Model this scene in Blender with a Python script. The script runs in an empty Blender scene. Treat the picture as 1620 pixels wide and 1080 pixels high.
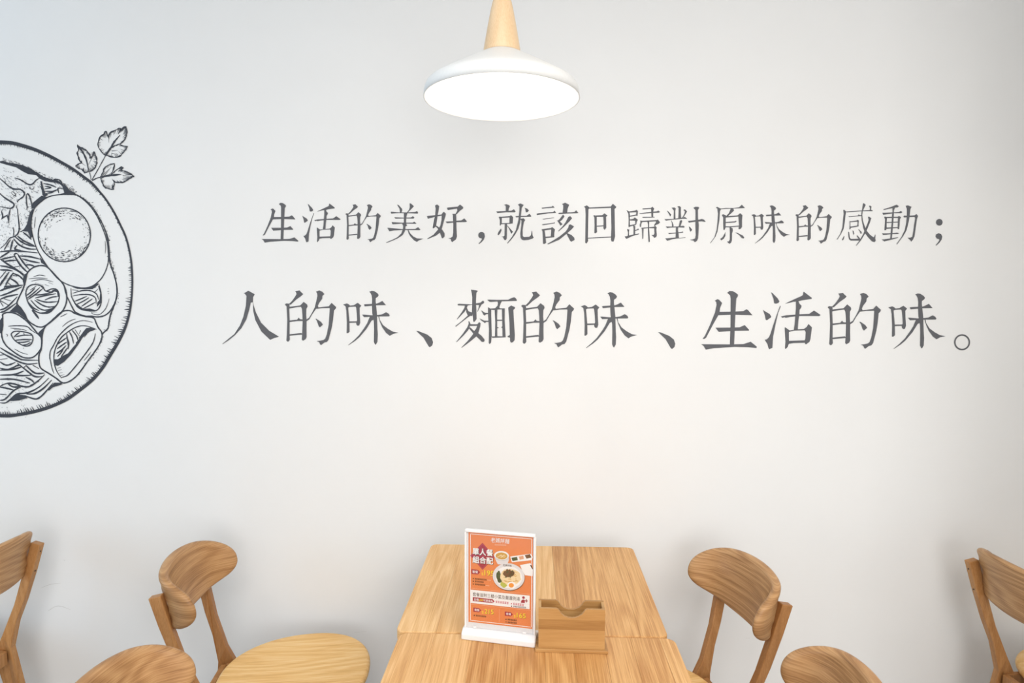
import bpy, bmesh, math, random
from mathutils import Vector, Matrix, Euler
from mathutils.geometry import tessellate_polygon

random.seed(7)
scene = bpy.context.scene
COL = scene.collection
R = math.radians

# ------------------------------------------------------------------ camera
FPX = 1010.0                       # focal length in pixels of the 1620 wide frame
CAM_H = 1.55
cam_d = bpy.data.cameras.new('camera')
cam_d.sensor_width = 36.0
cam_d.lens = FPX / 1620 * 36.0
cam_d.clip_start = 0.05
cam = bpy.data.objects.new('camera', cam_d)
COL.objects.link(cam)
CAM_ROT = (Matrix.Rotation(R(1.59), 4, 'Z') @ Matrix.Rotation(R(90 - 3.80), 4, 'X')
           @ Matrix.Rotation(R(0.26), 4, 'Z'))
cam.matrix_world = Matrix.Translation((0, 0, CAM_H)) @ CAM_ROT
scene.camera = cam

# ------------------------------------------------------------------ world, light, exposure
world = bpy.data.worlds.new('world')
scene.world = world
world.use_nodes = True
world.node_tree.nodes['Background'].inputs[0].default_value = (0.80, 0.90, 1.0, 1)
world.node_tree.nodes['Background'].inputs[1].default_value = 0.6


def area(name, loc, target, sx, sy, power, color):
    l = bpy.data.lights.new(name, 'AREA')
    l.shape = 'RECTANGLE'
    l.size, l.size_y, l.energy, l.color = sx, sy, power, color
    o = bpy.data.objects.new(name, l)
    COL.objects.link(o)
    o.location = loc
    o.rotation_euler = (Vector(target) - Vector(loc)).to_track_quat('-Z', 'Y').to_euler()
    return o


# daylight of the left shop window, with added front and ceiling fill
area('window_daylight', (-3.90, 0.3, 2.0), (0.0, 0.9, 2.1), 3.2, 1.8, 24, (0.46, 0.73, 1.0))
area('front_fill_light', (0.9, -3.5, 1.65), (0.9, 0, 1.75), 2.6, 2.2, 50, (1.0, 0.975, 0.945))  # fill from an invented front window, evening out the back wall
area('ceiling_fill_light', (0.85, -1.0, 2.97), (0.85, -1.0, 0), 3.2, 2.4, 80, (1.0, 0.955, 0.90))  # wide warm fill added overhead, without any fixture
BULB_STRENGTH = 26.0

vs = scene.view_settings
vs.view_transform = 'Standard'
vs.look = 'None'
vs.gamma = 1.0
vs.use_curve_mapping = False
vs.exposure = 0.56

# ------------------------------------------------------------------ pixel rays (for reading positions off the photograph)
WALL_Y = 2.17
TABLE_Z = 0.75


def ray(px, py):
    d = Vector(((px - 810) / FPX, -(py - 540) / FPX, -1.0))
    return (CAM_ROT.to_3x3() @ d)


def on_z(px, py, z):
    d = ray(px, py)
    t = (z - CAM_H) / d.z
    return Vector((d.x * t, d.y * t, z))


def on_wall(px, py):
    d = ray(px, py)
    t = WALL_Y / d.y
    return (d.x * t, CAM_H + d.z * t)       # wall x, wall z


# ------------------------------------------------------------------ materials
def srgb(r, g, b):
    def f(c):
        c /= 255.0
        return c / 12.92 if c <= 0.04045 else ((c + 0.055) / 1.055) ** 2.4
    return (f(r), f(g), f(b), 1.0)


MATS = {}


def nt_new(name):
    m = bpy.data.materials.new(name)
    m.use_nodes = True
    nt = m.node_tree
    b = nt.nodes['Principled BSDF']
    return m, nt, b


def plain(name, col, rough=0.6, spec=0.3, bump=0.0, bscale=200.0, vary=0.04):
    """Colour with a faint procedural mottling and optional fine relief."""
    m, nt, b = nt_new(name)
    N, L = nt.nodes, nt.links
    tc = N.new('ShaderNodeTexCoord')
    no = N.new('ShaderNodeTexNoise')
    no.inputs['Scale'].default_value = bscale
    no.inputs['Detail'].default_value = 3
    L.new(tc.outputs['Object'], no.inputs['Vector'])
    hs = N.new('ShaderNodeHueSaturation')
    hs.inputs['Color'].default_value = col
    mr = N.new('ShaderNodeMapRange')
    mr.inputs['To Min'].default_value = 1 - vary
    mr.inputs['To Max'].default_value = 1 + vary
    L.new(no.outputs['Fac'], mr.inputs['Value'])
    L.new(mr.outputs['Result'], hs.inputs['Value'])
    L.new(hs.outputs['Color'], b.inputs['Base Color'])
    b.inputs['Roughness'].default_value = rough
    b.inputs['Specular IOR Level'].default_value = spec
    if bump:
        bp = N.new('ShaderNodeBump')
        bp.inputs['Strength'].default_value = bump
        bp.inputs['Distance'].default_value = 0.002
        L.new(no.outputs['Fac'], bp.inputs['Height'])
        L.new(bp.outputs['Normal'], b.inputs['Normal'])
    MATS[name] = m
    return m


def wood(name, dark, mid, light, axis='Y', coord='Object', rings=9.0, tone=0.10, rough=0.42,
         across=9.0, along=1.1, pores=0.35, ring_amp=0.12, slow=0.3):
    """Oak: contour lines of a stretched noise give the cathedral figure, a finer one the pores."""
    m, nt, b = nt_new(name)
    N, L = nt.nodes, nt.links
    tc = N.new('ShaderNodeTexCoord')
    oi = N.new('ShaderNodeObjectInfo')
    rnd = N.new('ShaderNodeVectorMath')
    rnd.operation = 'SCALE'
    cx = N.new('ShaderNodeCombineXYZ')
    for i in range(3):
        L.new(oi.outputs['Random'], cx.inputs[i])
    L.new(cx.outputs[0], rnd.inputs[0])
    rnd.inputs['Scale'].default_value = 37.0
    mp = N.new('ShaderNodeMapping')
    sc = {'X': (along, across, across), 'Y': (across, along, across), 'Z': (across, across, along)}[axis]
    mp.inputs['Scale'].default_value = sc
    L.new(tc.outputs[coord], mp.inputs['Vector'])
    add = N.new('ShaderNodeVectorMath')
    add.operation = 'ADD'
    L.new(mp.outputs[0], add.inputs[0])
    L.new(rnd.outputs[0], add.inputs[1])
    n1 = N.new('ShaderNodeTexNoise')
    n1.inputs['Scale'].default_value = 1.0
    n1.inputs['Detail'].default_value = 2.0
    n1.inputs['Roughness'].default_value = 0.45
    L.new(add.outputs[0], n1.inputs['Vector'])
    mu = N.new('ShaderNodeMath')
    mu.operation = 'MULTIPLY'
    mu.inputs[1].default_value = rings * 6.283
    L.new(n1.outputs['Fac'], mu.inputs[0])
    sn = N.new('ShaderNodeMath')
    sn.operation = 'SINE'
    L.new(mu.outputs[0], sn.inputs[0])
    ring = N.new('ShaderNodeMapRange')
    ring.inputs['From Min'].default_value = -1
    ring.inputs['From Max'].default_value = 1
    L.new(sn.outputs[0], ring.inputs['Value'])
    # pores / fibre
    mp2 = N.new('ShaderNodeMapping')
    sc2 = [s * (52 if s == across else 7.0) for s in sc]
    mp2.inputs['Scale'].default_value = sc2
    L.new(tc.outputs[coord], mp2.inputs['Vector'])
    n2 = N.new('ShaderNodeTexNoise')
    n2.inputs['Scale'].default_value = 1.0
    n2.inputs['Detail'].default_value = 4.0
    n2.inputs['Roughness'].default_value = 0.65
    L.new(mp2.outputs[0], n2.inputs['Vector'])
    # slow tone
    n3 = N.new('ShaderNodeTexNoise')
    n3.inputs['Scale'].default_value = 0.6
    L.new(add.outputs[0], n3.inputs['Vector'])

    def madd(a, k, c):
        x = N.new('ShaderNodeMath')
        x.operation = 'MULTIPLY_ADD'
        L.new(a, x.inputs[0])
        x.inputs[1].default_value = k
        if isinstance(c, float):
            x.inputs[2].default_value = c
        else:
            L.new(c, x.inputs[2])
        return x.outputs[0]
    v = madd(ring.outputs[0], ring_amp, 0.0)
    v = madd(n2.outputs['Fac'], pores * 1.6, v)
    v = madd(n3.outputs['Fac'], slow, v)
    v = madd(oi.outputs['Random'], tone * 2.2, v)
    off = N.new('ShaderNodeMath')
    off.operation = 'SUBTRACT'
    L.new(v, off.inputs[0])
    off.inputs[1].default_value = ring_amp / 2 + pores * 0.8 + slow / 2 + tone * 1.1 - 0.5
    cr = N.new('ShaderNodeValToRGB')
    e = cr.color_ramp.elements
    e[0].position, e[0].color = 0.12, dark
    e[1].position, e[1].color = 0.88, light
    k = e.new(0.5)
    k.color = mid
    L.new(off.outputs[0], cr.inputs[0])
    L.new(cr.outputs[0], b.inputs['Base Color'])
    b.inputs['Roughness'].default_value = rough
    b.inputs['Specular IOR Level'].default_value = 0.35
    bp = N.new('ShaderNodeBump')
    bp.inputs['Strength'].default_value = 0.12
    bp.inputs['Distance'].default_value = 0.0008
    L.new(n2.outputs['Fac'], bp.inputs['Height'])
    L.new(bp.outputs['Normal'], b.inputs['Normal'])
    MATS[name] = m
    return m


# wall paint: off-white with faint roller lines and scuffs
def wall_paint(name, col):
    m, nt, b = nt_new(name)
    N, L = nt.nodes, nt.links
    tc = N.new('ShaderNodeTexCoord')
    mp = N.new('ShaderNodeMapping')
    mp.inputs['Scale'].default_value = (1.5, 1.5, 160)
    L.new(tc.outputs['Object'], mp.inputs['Vector'])
    n = N.new('ShaderNodeTexNoise')
    n.inputs['Scale'].default_value = 1.0
    n.inputs['Detail'].default_value = 2.0
    L.new(mp.outputs[0], n.inputs['Vector'])
    n2 = N.new('ShaderNodeTexNoise')
    n2.inputs['Scale'].default_value = 3.0
    n2.inputs['Detail'].default_value = 4.0
    L.new(tc.outputs['Object'], n2.inputs['Vector'])
    mr = N.new('ShaderNodeMapRange')
    mr.inputs['From Min'].default_value = 0.3
    mr.inputs['From Max'].default_value = 0.7
    mr.inputs['To Min'].default_value = 0.985
    mr.inputs['To Max'].default_value = 1.01
    L.new(n2.outputs['Fac'], mr.inputs['Value'])
    hs = N.new('ShaderNodeHueSaturation')
    hs.inputs['Color'].default_value = col
    L.new(mr.outputs[0], hs.inputs['Value'])
    L.new(hs.outputs[0], b.inputs['Base Color'])
    b.inputs['Roughness'].default_value = 0.75
    b.inputs['Specular IOR Level'].default_value = 0.15
    bp = N.new('ShaderNodeBump')
    bp.inputs['Strength'].default_value = 0.10
    bp.inputs['Distance'].default_value = 0.0012
    L.new(n.outputs['Fac'], bp.inputs['Height'])
    L.new(bp.outputs['Normal'], b.inputs['Normal'])
    MATS[name] = m
    return m


wall_paint('wall_paint', (0.82, 0.817, 0.81, 1))
plain('ceiling_paint', (0.78, 0.77, 0.75, 1), 0.9, 0.1)
plain('floor_tile', srgb(168, 166, 162), 0.5, 0.3, vary=0.1, bscale=6)
plain('ink', (0.125, 0.127, 0.138, 1), 0.75, 0.15, bscale=30, vary=0.05)
plain('mural_ink', (0.060, 0.066, 0.080, 1), 0.75, 0.15, bscale=60, vary=0.15)
plain('window_metal', (0.25, 0.25, 0.26, 1), 0.4, 0.4)
plain('shade_white', (0.80, 0.80, 0.79, 1), 0.45, 0.4)
plain('cord', (0.75, 0.74, 0.72, 1), 0.6, 0.3)
plain('bolt_brown', (0.10, 0.065, 0.04, 1), 0.5, 0.4)
plain('dark_hole', (0.03, 0.028, 0.025, 1), 0.7, 0.1)
plain('plastic_white', (0.80, 0.79, 0.79, 1), 0.35, 0.45)
plain('steel', (0.35, 0.33, 0.30, 1), 0.35, 0.6)
wood('oak_table', srgb(178, 122, 66), srgb(217, 167, 108), srgb(238, 198, 144), 'Y', rings=14, tone=0.22, across=7, along=0.8, pores=0.7, ring_amp=0.17)
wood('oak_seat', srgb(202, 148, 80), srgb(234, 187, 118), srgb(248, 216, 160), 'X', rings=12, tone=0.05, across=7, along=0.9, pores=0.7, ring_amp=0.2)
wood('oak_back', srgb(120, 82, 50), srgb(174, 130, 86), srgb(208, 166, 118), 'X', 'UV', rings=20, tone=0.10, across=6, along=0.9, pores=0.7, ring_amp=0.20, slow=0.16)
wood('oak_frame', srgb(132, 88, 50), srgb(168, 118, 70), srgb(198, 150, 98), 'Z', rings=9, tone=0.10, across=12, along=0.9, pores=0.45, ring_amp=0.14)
wood('bamboo', srgb(140, 96, 50), srgb(178, 132, 78), srgb(204, 162, 106), 'X', rings=2.0, tone=0.20, across=20, along=2.0, pores=0.45, ring_amp=0.2)
wood('lamp_wood', srgb(208, 170, 126), srgb(232, 200, 160), srgb(244, 220, 188), 'Z', rings=5, tone=0.03, across=14, along=1.0, pores=0.4)

m, nt, b = nt_new('bulb_glow')
b.inputs['Base Color'].default_value = (1, 1, 1, 1)
b.inputs['Emission Color'].default_value = (1.0, 0.93, 0.83, 1)
b.inputs['Emission Strength'].default_value = BULB_STRENGTH
MATS['bulb_glow'] = m

m, nt, b = nt_new('clear_acrylic')
tr = nt.nodes.new('ShaderNodeBsdfTransparent')
tr.inputs[0].default_value = (0.97, 0.975, 0.98, 1)
gl = nt.nodes.new('ShaderNodeBsdfGlossy')
gl.inputs['Roughness'].default_value = 0.08
mx = nt.nodes.new('ShaderNodeMixShader')
mx.inputs[0].default_value = 0.05
nt.links.new(tr.outputs[0], mx.inputs[1])
nt.links.new(gl.outputs[0], mx.inputs[2])
nt.links.new(mx.outputs[0], nt.nodes['Material Output'].inputs['Surface'])
MATS['clear_acrylic'] = m

for nm, c in {
    'print_orange': (232, 134, 78), 'print_white': (244, 240, 236), 'print_crimson': (166, 44, 66),
    'print_yellow': (250, 214, 60), 'print_black': (58, 40, 36), 'print_pink': (214, 96, 116),
    'print_cream': (240, 214, 168), 'print_brown': (110, 74, 48), 'print_green': (64, 84, 52),
    'print_lime': (186, 190, 84), 'print_egg': (240, 150, 60), 'print_soup': (206, 158, 78),
    'print_grey': (226, 220, 218), 'print_line': (240, 176, 140), 'print_shrimp': (222, 160, 124)}.items():
    plain(nm, srgb(*c), 0.5, 0.3, bscale=300, vary=0.03)


# ------------------------------------------------------------------ mesh helpers
def mesh_obj(name, verts, faces, mat, parent=None, smooth=False, uv=None):
    me = bpy.data.meshes.new(name)
    me.from_pydata([tuple(v) for v in verts], [], faces)
    if uv is not None:
        lay = me.uv_layers.new(name='grain')
        for lp in me.loops:
            lay.data[lp.index].uv = uv[lp.vertex_index]
    me.materials.append(MATS[mat])
    if smooth:
        for p in me.polygons:
            p.use_smooth = True
    me.update()
    o = bpy.data.objects.new(name, me)
    COL.objects.link(o)
    if parent is not None:
        o.parent = parent
    return o


def bm_obj(name, bm, mat, parent=None, smooth=False):
    bmesh.ops.recalc_face_normals(bm, faces=bm.faces[:])
    me = bpy.data.meshes.new(name)
    bm.to_mesh(me)
    bm.free()
    me.materials.append(MATS[mat])
    if smooth:
        for p in me.polygons:
            p.use_smooth = True
    o = bpy.data.objects.new(name, me)
    COL.objects.link(o)
    if parent is not None:
        o.parent = parent
    return o


def box_bm(x0, x1, y0, y1, z0, z1, bev=0.0, seg=2):
    bm = bmesh.new()
    bmesh.ops.create_cube(bm, size=1.0, matrix=Matrix.Translation(((x0 + x1) / 2, (y0 + y1) / 2, (z0 + z1) / 2))
                          @ Matrix.Diagonal((x1 - x0, y1 - y0, z1 - z0, 1)))
    if bev:
        bmesh.ops.bevel(bm, geom=bm.edges[:], offset=bev, segments=seg, affect='EDGES', profile=0.5)
    return bm


def prism_bm(poly, axis, a, b, bev=0.0, seg=2):
    """Extrude a 2D polygon along an axis from a to b (axis 'y': poly=(x,z), 'z': poly=(x,y))."""
    bm = bmesh.new()
    def P(p, t):
        return (p[0], t, p[1]) if axis == 'y' else ((p[0], p[1], t) if axis == 'z' else (t, p[0], p[1]))
    va = [bm.verts.new(P(p, a)) for p in poly]
    vb = [bm.verts.new(P(p, b)) for p in poly]
    bm.faces.new(va)
    bm.faces.new(vb[::-1])
    n = len(poly)
    side = []
    for i in range(n):
        bm.faces.new((va[i], va[(i + 1) % n], vb[(i + 1) % n], vb[i]))
    bmesh.ops.recalc_face_normals(bm, faces=bm.faces[:])
    if bev:
        ed = [e for e in bm.edges if len(e.link_faces) == 2 and e.calc_face_angle() > 0.4]
        bmesh.ops.bevel(bm, geom=ed, offset=bev, segments=seg, affect='EDGES', profile=0.5)
    return bm


def lathe(name, prof, mat, parent, n=64, smooth=True, closed=False):
    verts, faces = [], []
    k = len(prof)
    for i in range(n):
        a = 2 * math.pi * i / n
        for r, z in prof:
            verts.append((r * math.cos(a), r * math.sin(a), z))
    for i in range(n):
        j = (i + 1) % n
        for q in range(k if closed else k - 1):
            q2 = (q + 1) % k
            faces.append((i * k + q, j * k + q, j * k + q2, i * k + q2))
    return mesh_obj(name, verts, faces, mat, parent, smooth)


def empty(name, loc=(0, 0, 0), rz=0.0, label=None, cat=None, group=None):
    o = bpy.data.objects.new(name, None)
    o.empty_display_size = 0.1
    COL.objects.link(o)
    o.location = loc
    o.rotation_euler = (0, 0, rz)
    if label:
        o['label'] = label
    if cat:
        o['category'] = cat
    if group:
        o['group'] = group
    return o


def copy_tree(o, parent=None):
    c = o.copy()
    COL.objects.link(c)
    c.parent = parent
    for ch in o.children:
        copy_tree(ch, c)
    return c


def structure(o):
    o['kind'] = 'structure'
    return o


# ------------------------------------------------------------------ room shell
X0, X1, Y0, Y1, ZC = -4.0, 4.6, -3.6, WALL_Y, 3.0
structure(bm_obj('floor', box_bm(X0 - .1, X1 + .1, Y0 - .1, Y1 + .1, -0.1, 0), 'floor_tile'))
structure(bm_obj('ceiling', box_bm(X0 - .1, X1 + .1, Y0 - .1, Y1 + .1, ZC, ZC + .1), 'ceiling_paint'))
wall_back = structure(bm_obj('wall_back', box_bm(X0 - .1, X1 + .1, Y1, Y1 + .1, 0, ZC), 'wall_paint'))
structure(bm_obj('wall_right', box_bm(X1, X1 + .1, Y0, Y1, 0, ZC), 'wall_paint'))
bm = bmesh.new()
for x0, x1, z0, z1 in ((X0, -0.6, 0, ZC), (2.4, X1, 0, ZC), (-0.6, 2.4, 0, 0.45), (-0.6, 2.4, 2.85, ZC)):
    bmesh.ops.create_cube(bm, size=1.0, matrix=Matrix.Translation(((x0 + x1) / 2, Y0 - .05, (z0 + z1) / 2))
                          @ Matrix.Diagonal((x1 - x0, .1, z1 - z0, 1)))
structure(bm_obj('wall_front', bm, 'wall_paint'))
bm = bmesh.new()
for x0, x1, z0, z1 in ((-0.6, -0.55, .45, 2.85), (2.35, 2.4, .45, 2.85), (0.87, 0.93, .45, 2.85), (-0.6, 2.4, .45, .5), (-0.6, 2.4, 2.8, 2.85)):
    bmesh.ops.create_cube(bm, size=1.0, matrix=Matrix.Translation(((x0 + x1) / 2, Y0 - .05, (z0 + z1) / 2))
                          @ Matrix.Diagonal((x1 - x0, .06, z1 - z0, 1)))
structure(bm_obj('added_front_window', bm, 'window_metal'))  # unseen window frame, added to go with the front fill light
structure(bm_obj('shade_column', box_bm(1.40, 1.80, 0.80, 1.22, 0, ZC), 'wall_paint'))  # unseen column, added to keep light off the wall's right end
# left wall with the opening of the shop window
WY0, WY1, WZ0, WZ1 = -1.6, 2.0, 0.5, 2.95
bm = bmesh.new()
for y0, y1, z0, z1 in ((Y0, WY0, 0, ZC), (WY1, Y1, 0, ZC), (WY0, WY1, 0, WZ0), (WY0, WY1, WZ1, ZC)):
    bmesh.ops.create_cube(bm, size=1.0, matrix=Matrix.Translation((X0 - .05, (y0 + y1) / 2, (z0 + z1) / 2))
                          @ Matrix.Diagonal((.1, y1 - y0, z1 - z0, 1)))
structure(bm_obj('wall_left', bm, 'wall_paint'))
bm = bmesh.new()
for y0, y1, z0, z1 in ((WY0, WY0 + .05, WZ0, WZ1), (WY1 - .05, WY1, WZ0, WZ1), (0.17, 0.23, WZ0, WZ1),
                       (WY0, WY1, WZ0, WZ0 + .05), (WY0, WY1, WZ1 - .05, WZ1)):
    bmesh.ops.create_cube(bm, size=1.0, matrix=Matrix.Translation((X0 - .05, (y0 + y1) / 2, (z0 + z1) / 2))
                          @ Matrix.Diagonal((.06, y1 - y0, z1 - z0, 1)))
structure(bm_obj('window_1', bm, 'window_metal'))


# ------------------------------------------------------------------ print on the wall
class Flat:
    """Collects flat polygons on the wall, each layer a hair above the last so that none coincide."""
    def __init__(self, base=0.0008, step=0.00002):
        self.v, self.f, self.base, self.step, self.n = [], [], base, step, 0

    def poly(self, pts):                       # pts in photograph pixels
        w = [on_wall(*p) for p in pts]
        d = WALL_Y - self.base - self.step * self.n
        self.n += 1
        tri = tessellate_polygon([[Vector((x, z, 0)) for x, z in w]])
        o = len(self.v)
        self.v += [(x, d, z) for x, z in w]
        for t in tri:
            a, b, c = (self.v[o + t[0]], self.v[o + t[1]], self.v[o + t[2]])
            s = (b[0] - a[0]) * (c[2] - a[2]) - (b[2] - a[2]) * (c[0] - a[0])
            self.f.append(tuple(o + i for i in (t if s > 0 else t[::-1])))

    def build(self, name, mat, parent):
        o = mesh_obj(name, self.v, self.f, mat, parent)
        return o


def smooth_pts(pts, k=5, closed=False):
    if len(pts) < 3:
        return pts
    out = []
    n = len(pts)
    rng = n if closed else n - 1
    for i in range(rng):
        p0 = pts[(i - 1) % n] if (closed or i > 0) else pts[0]
        p1, p2 = pts[i % n], pts[(i + 1) % n]
        p3 = pts[(i + 2) % n] if (closed or i + 2 < n) else pts[-1]
        for j in range(k):
            t = j / k
            out.append(tuple(0.5 * ((2 * p1[c]) + (-p0[c] + p2[c]) * t + (2 * p0[c] - 5 * p1[c] + 4 * p2[c] - p3[c]) * t * t
                                    + (-p0[c] + 3 * p1[c] - 3 * p2[c] + p3[c]) * t ** 3) for c in (0, 1)))
    if not closed:
        out.append(pts[-1])
    return out


def stroke_quads(fl, pts, w, taper=(0.5, 0.4), wob=0.15, closed=False, sm=True):
    """A pen line along pts: one ribbon polygon strip with a varying width."""
    p = smooth_pts(pts, 5, closed) if sm else pts
    if closed:
        p = p + [p[0]]
    n = len(p)
    d = WALL_Y - fl.base - fl.step * fl.n
    fl.n += 1
    o = len(fl.v)
    for i, q in enumerate(p):
        a, b = p[max(i - 1, 0)], p[min(i + 1, n - 1)]
        if closed and i in (0, n - 1):
            a, b = p[-2], p[1]
        tx, ty = b[0] - a[0], b[1] - a[1]
        l = math.hypot(tx, ty) or 1.0
        t = i / max(n - 1, 1)
        k = 1.0
        if not closed:
            if t < 0.25:
                k = taper[0] + (1 - taper[0]) * t / 0.25
            elif t > 0.7:
                k = taper[1] + (1 - taper[1]) * (1 - t) / 0.3
        ww = w * k * (1 + random.uniform(-wob, wob)) / 2
        nx, ny = -ty / l * ww, tx / l * ww
        for s in (1, -1):
            x, z = on_wall(q[0] + nx * s, q[1] + ny * s)
            fl.v.append((x, d, z))
    for i in range(n - 1):
        a = o + 2 * i
        fl.f.append((a, a + 1, a + 3, a + 2))


# glyph outlines, in tenths of a photograph pixel inside a tile
G_SHENG = [
    [(405,255),(450,230),(475,240),(523,290),(490,375),(485,425),(460,490),(375,640),(270,840),(240,860),(213,858),(250,810),(330,640),(410,440),(435,320),(430,275)],
    [(470,430),(655,428),(735,425),(860,420),(905,390),(930,400),(1003,485),(735,478),(655,478),(440,485)],
    [(603,130),(640,100),(690,103),(740,130),(775,160),(770,190),(748,220),(735,420),(725,660),(712,960),(645,960),(655,660),(657,220),(650,170)],
    [(418,682),(640,680),(800,675),(880,640),(950,715),(945,728),(740,730),(470,748)],
    [(190,942),(630,945),(860,940),(975,903),(1070,980),(1068,1003),(930,990),(720,985),(400,1005),(265,1028),(230,970)]]
G_HUO = [
    [(297,122),(315,130),(400,215),(430,265),(415,290),(375,303),(345,295),(335,225)],
    [(168,398),(190,415),(275,465),(300,505),(295,520),(230,565),(212,555),(200,490)],
    [(440,332),(450,345),(410,450),(370,620),(330,820),(318,1000),(270,1022),(255,1000),(240,940),(195,872),(230,865),(265,830),(290,770),(330,640),(385,480)],
    [(513,305),(560,280),(700,215),(780,180),(800,165),(808,118),(818,115),(940,208),(938,228),(900,232),(780,250),(720,268),(650,272),(580,290)],
    [(452,505),(530,485),(680,475),(750,470),(900,462),(975,410),(1000,425),(1080,480),(1060,498),(740,497),(600,512),(530,525),(505,515),(480,527)],
    [(690,262),(730,262),(745,300),(780,335),(770,370),(748,400),(745,470),(730,570),(720,712),(655,722),(670,620),(680,480),(690,380)],
    [(512,680),(525,677),(590,725),(578,760),(580,930),(560,985),(530,1018),(517,1010),(525,900)],
    [(575,727),(650,716),(740,706),(825,700),(835,722),(660,728),(575,750)],
    [(815,702),(860,670),(888,622),(943,675),(935,740),(920,860),(905,905),(850,945),(835,935),(825,900),(840,850),(845,750),(825,718)],
    [(572,890),(835,880),(840,920),(650,925),(572,938)]]
G_DE = [
    [(270,105),(340,92),(360,115),(398,150),(370,178),(290,235),(200,318),(170,310),(220,260),(270,190),(292,150),(285,125)],
    [(108,318),(125,298),(180,302),(183,340),(178,400),(185,560),(183,800),(188,870),(170,898),(150,903),(132,885),(138,800),(145,560),(135,345)],
    [(170,352),(350,330),(372,350),(300,358),(172,380)],
    [(345,335),(375,305),(405,272),(460,315),(468,345),(448,385),(445,480),(452,560),(450,700),(452,830),(435,865),(395,887),(375,870),(380,800),(388,600),(385,480),(378,385),(362,352)],
    [(172,568),(300,555),(328,522),(345,545),(390,552),(390,575),(300,577),(175,594)],
    [(175,786),(370,765),(390,790),(280,800),(178,810)],
    [(600,112),(650,92),(700,112),(733,150),(702,180),(698,225),(650,290),(630,335),(640,362),(600,385),(540,470),(495,550),(450,580),(443,555),(490,525),(540,440),(580,360),(605,260),(622,180),(618,140)],
    [(612,364),(805,342),(825,370),(700,372),(605,384)],
    [(800,345),(848,288),(880,320),(920,355),(912,380),(885,410),(870,560),(850,680),(800,870),(775,905),(735,915),(680,958),(665,945),(650,910),(612,893),(660,888),(720,875),(745,855),(770,790),(800,640),(812,480),(818,380)],
    [(590,540),(610,542),(680,590),(710,632),(690,652),(660,677),(640,650),(615,575)]]
G_WEI = [
    [(68,315),(130,298),(165,315),(175,350),(150,365),(160,480),(170,590),(172,745),(150,768),(125,770),(128,600),(120,420),(108,345)],
    [(150,318),(185,332),(240,325),(300,288),(357,332),(330,368),(332,460),(340,600),(325,645),(300,652),(280,635),(275,610),(290,560),(285,460),(275,365),(265,348),(170,352)],
    [(163,582),(285,580),(288,602),(165,606)],
    [(480,115),(520,98),(560,103),(610,135),(632,165),(620,190),(585,215),(583,260),(592,340),(605,470),(612,700),(618,790),(612,905),(585,953),(570,940),(555,905),(558,700),(555,590),(530,450),(525,330),(528,230),(520,170),(500,130)],
    [(398,315),(420,310),(525,305),(600,300),(640,285),(690,258),(748,325),(590,328),(525,335),(410,345)],
    [(370,475),(400,475),(520,485),(620,480),(680,472),(750,437),(790,460),(807,490),(795,503),(600,505),(510,510),(400,515)],
    [(490,510),(560,500),(556,555),(520,570),(440,700),(330,830),(260,890),(155,960),(150,955),(240,880),(320,800),(400,690),(450,610)],
    [(625,505),(640,505),(650,560),(700,640),(780,700),(860,745),(945,760),(860,780),(808,810),(750,765),(690,680),(650,590)]]
G_REN = [
    [(455,135),(495,120),(528,95),(632,153),(605,200),(603,280),(570,285),(545,400),(500,550),(420,690),(320,800),(220,880),(125,942),(120,935),(200,870),(310,780),(400,640),(450,510),(490,340),(500,180),(475,145)],
    [(600,262),(615,330),(650,440),(730,600),(860,730),(1018,825),(940,845),(875,875),(735,740),(640,560),(608,420)]]
G_DUN = [[(1222,730),(1260,735),(1400,790),(1470,845),(1492,910),(1480,960),(1440,992),(1420,975),(1340,840)]]
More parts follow.
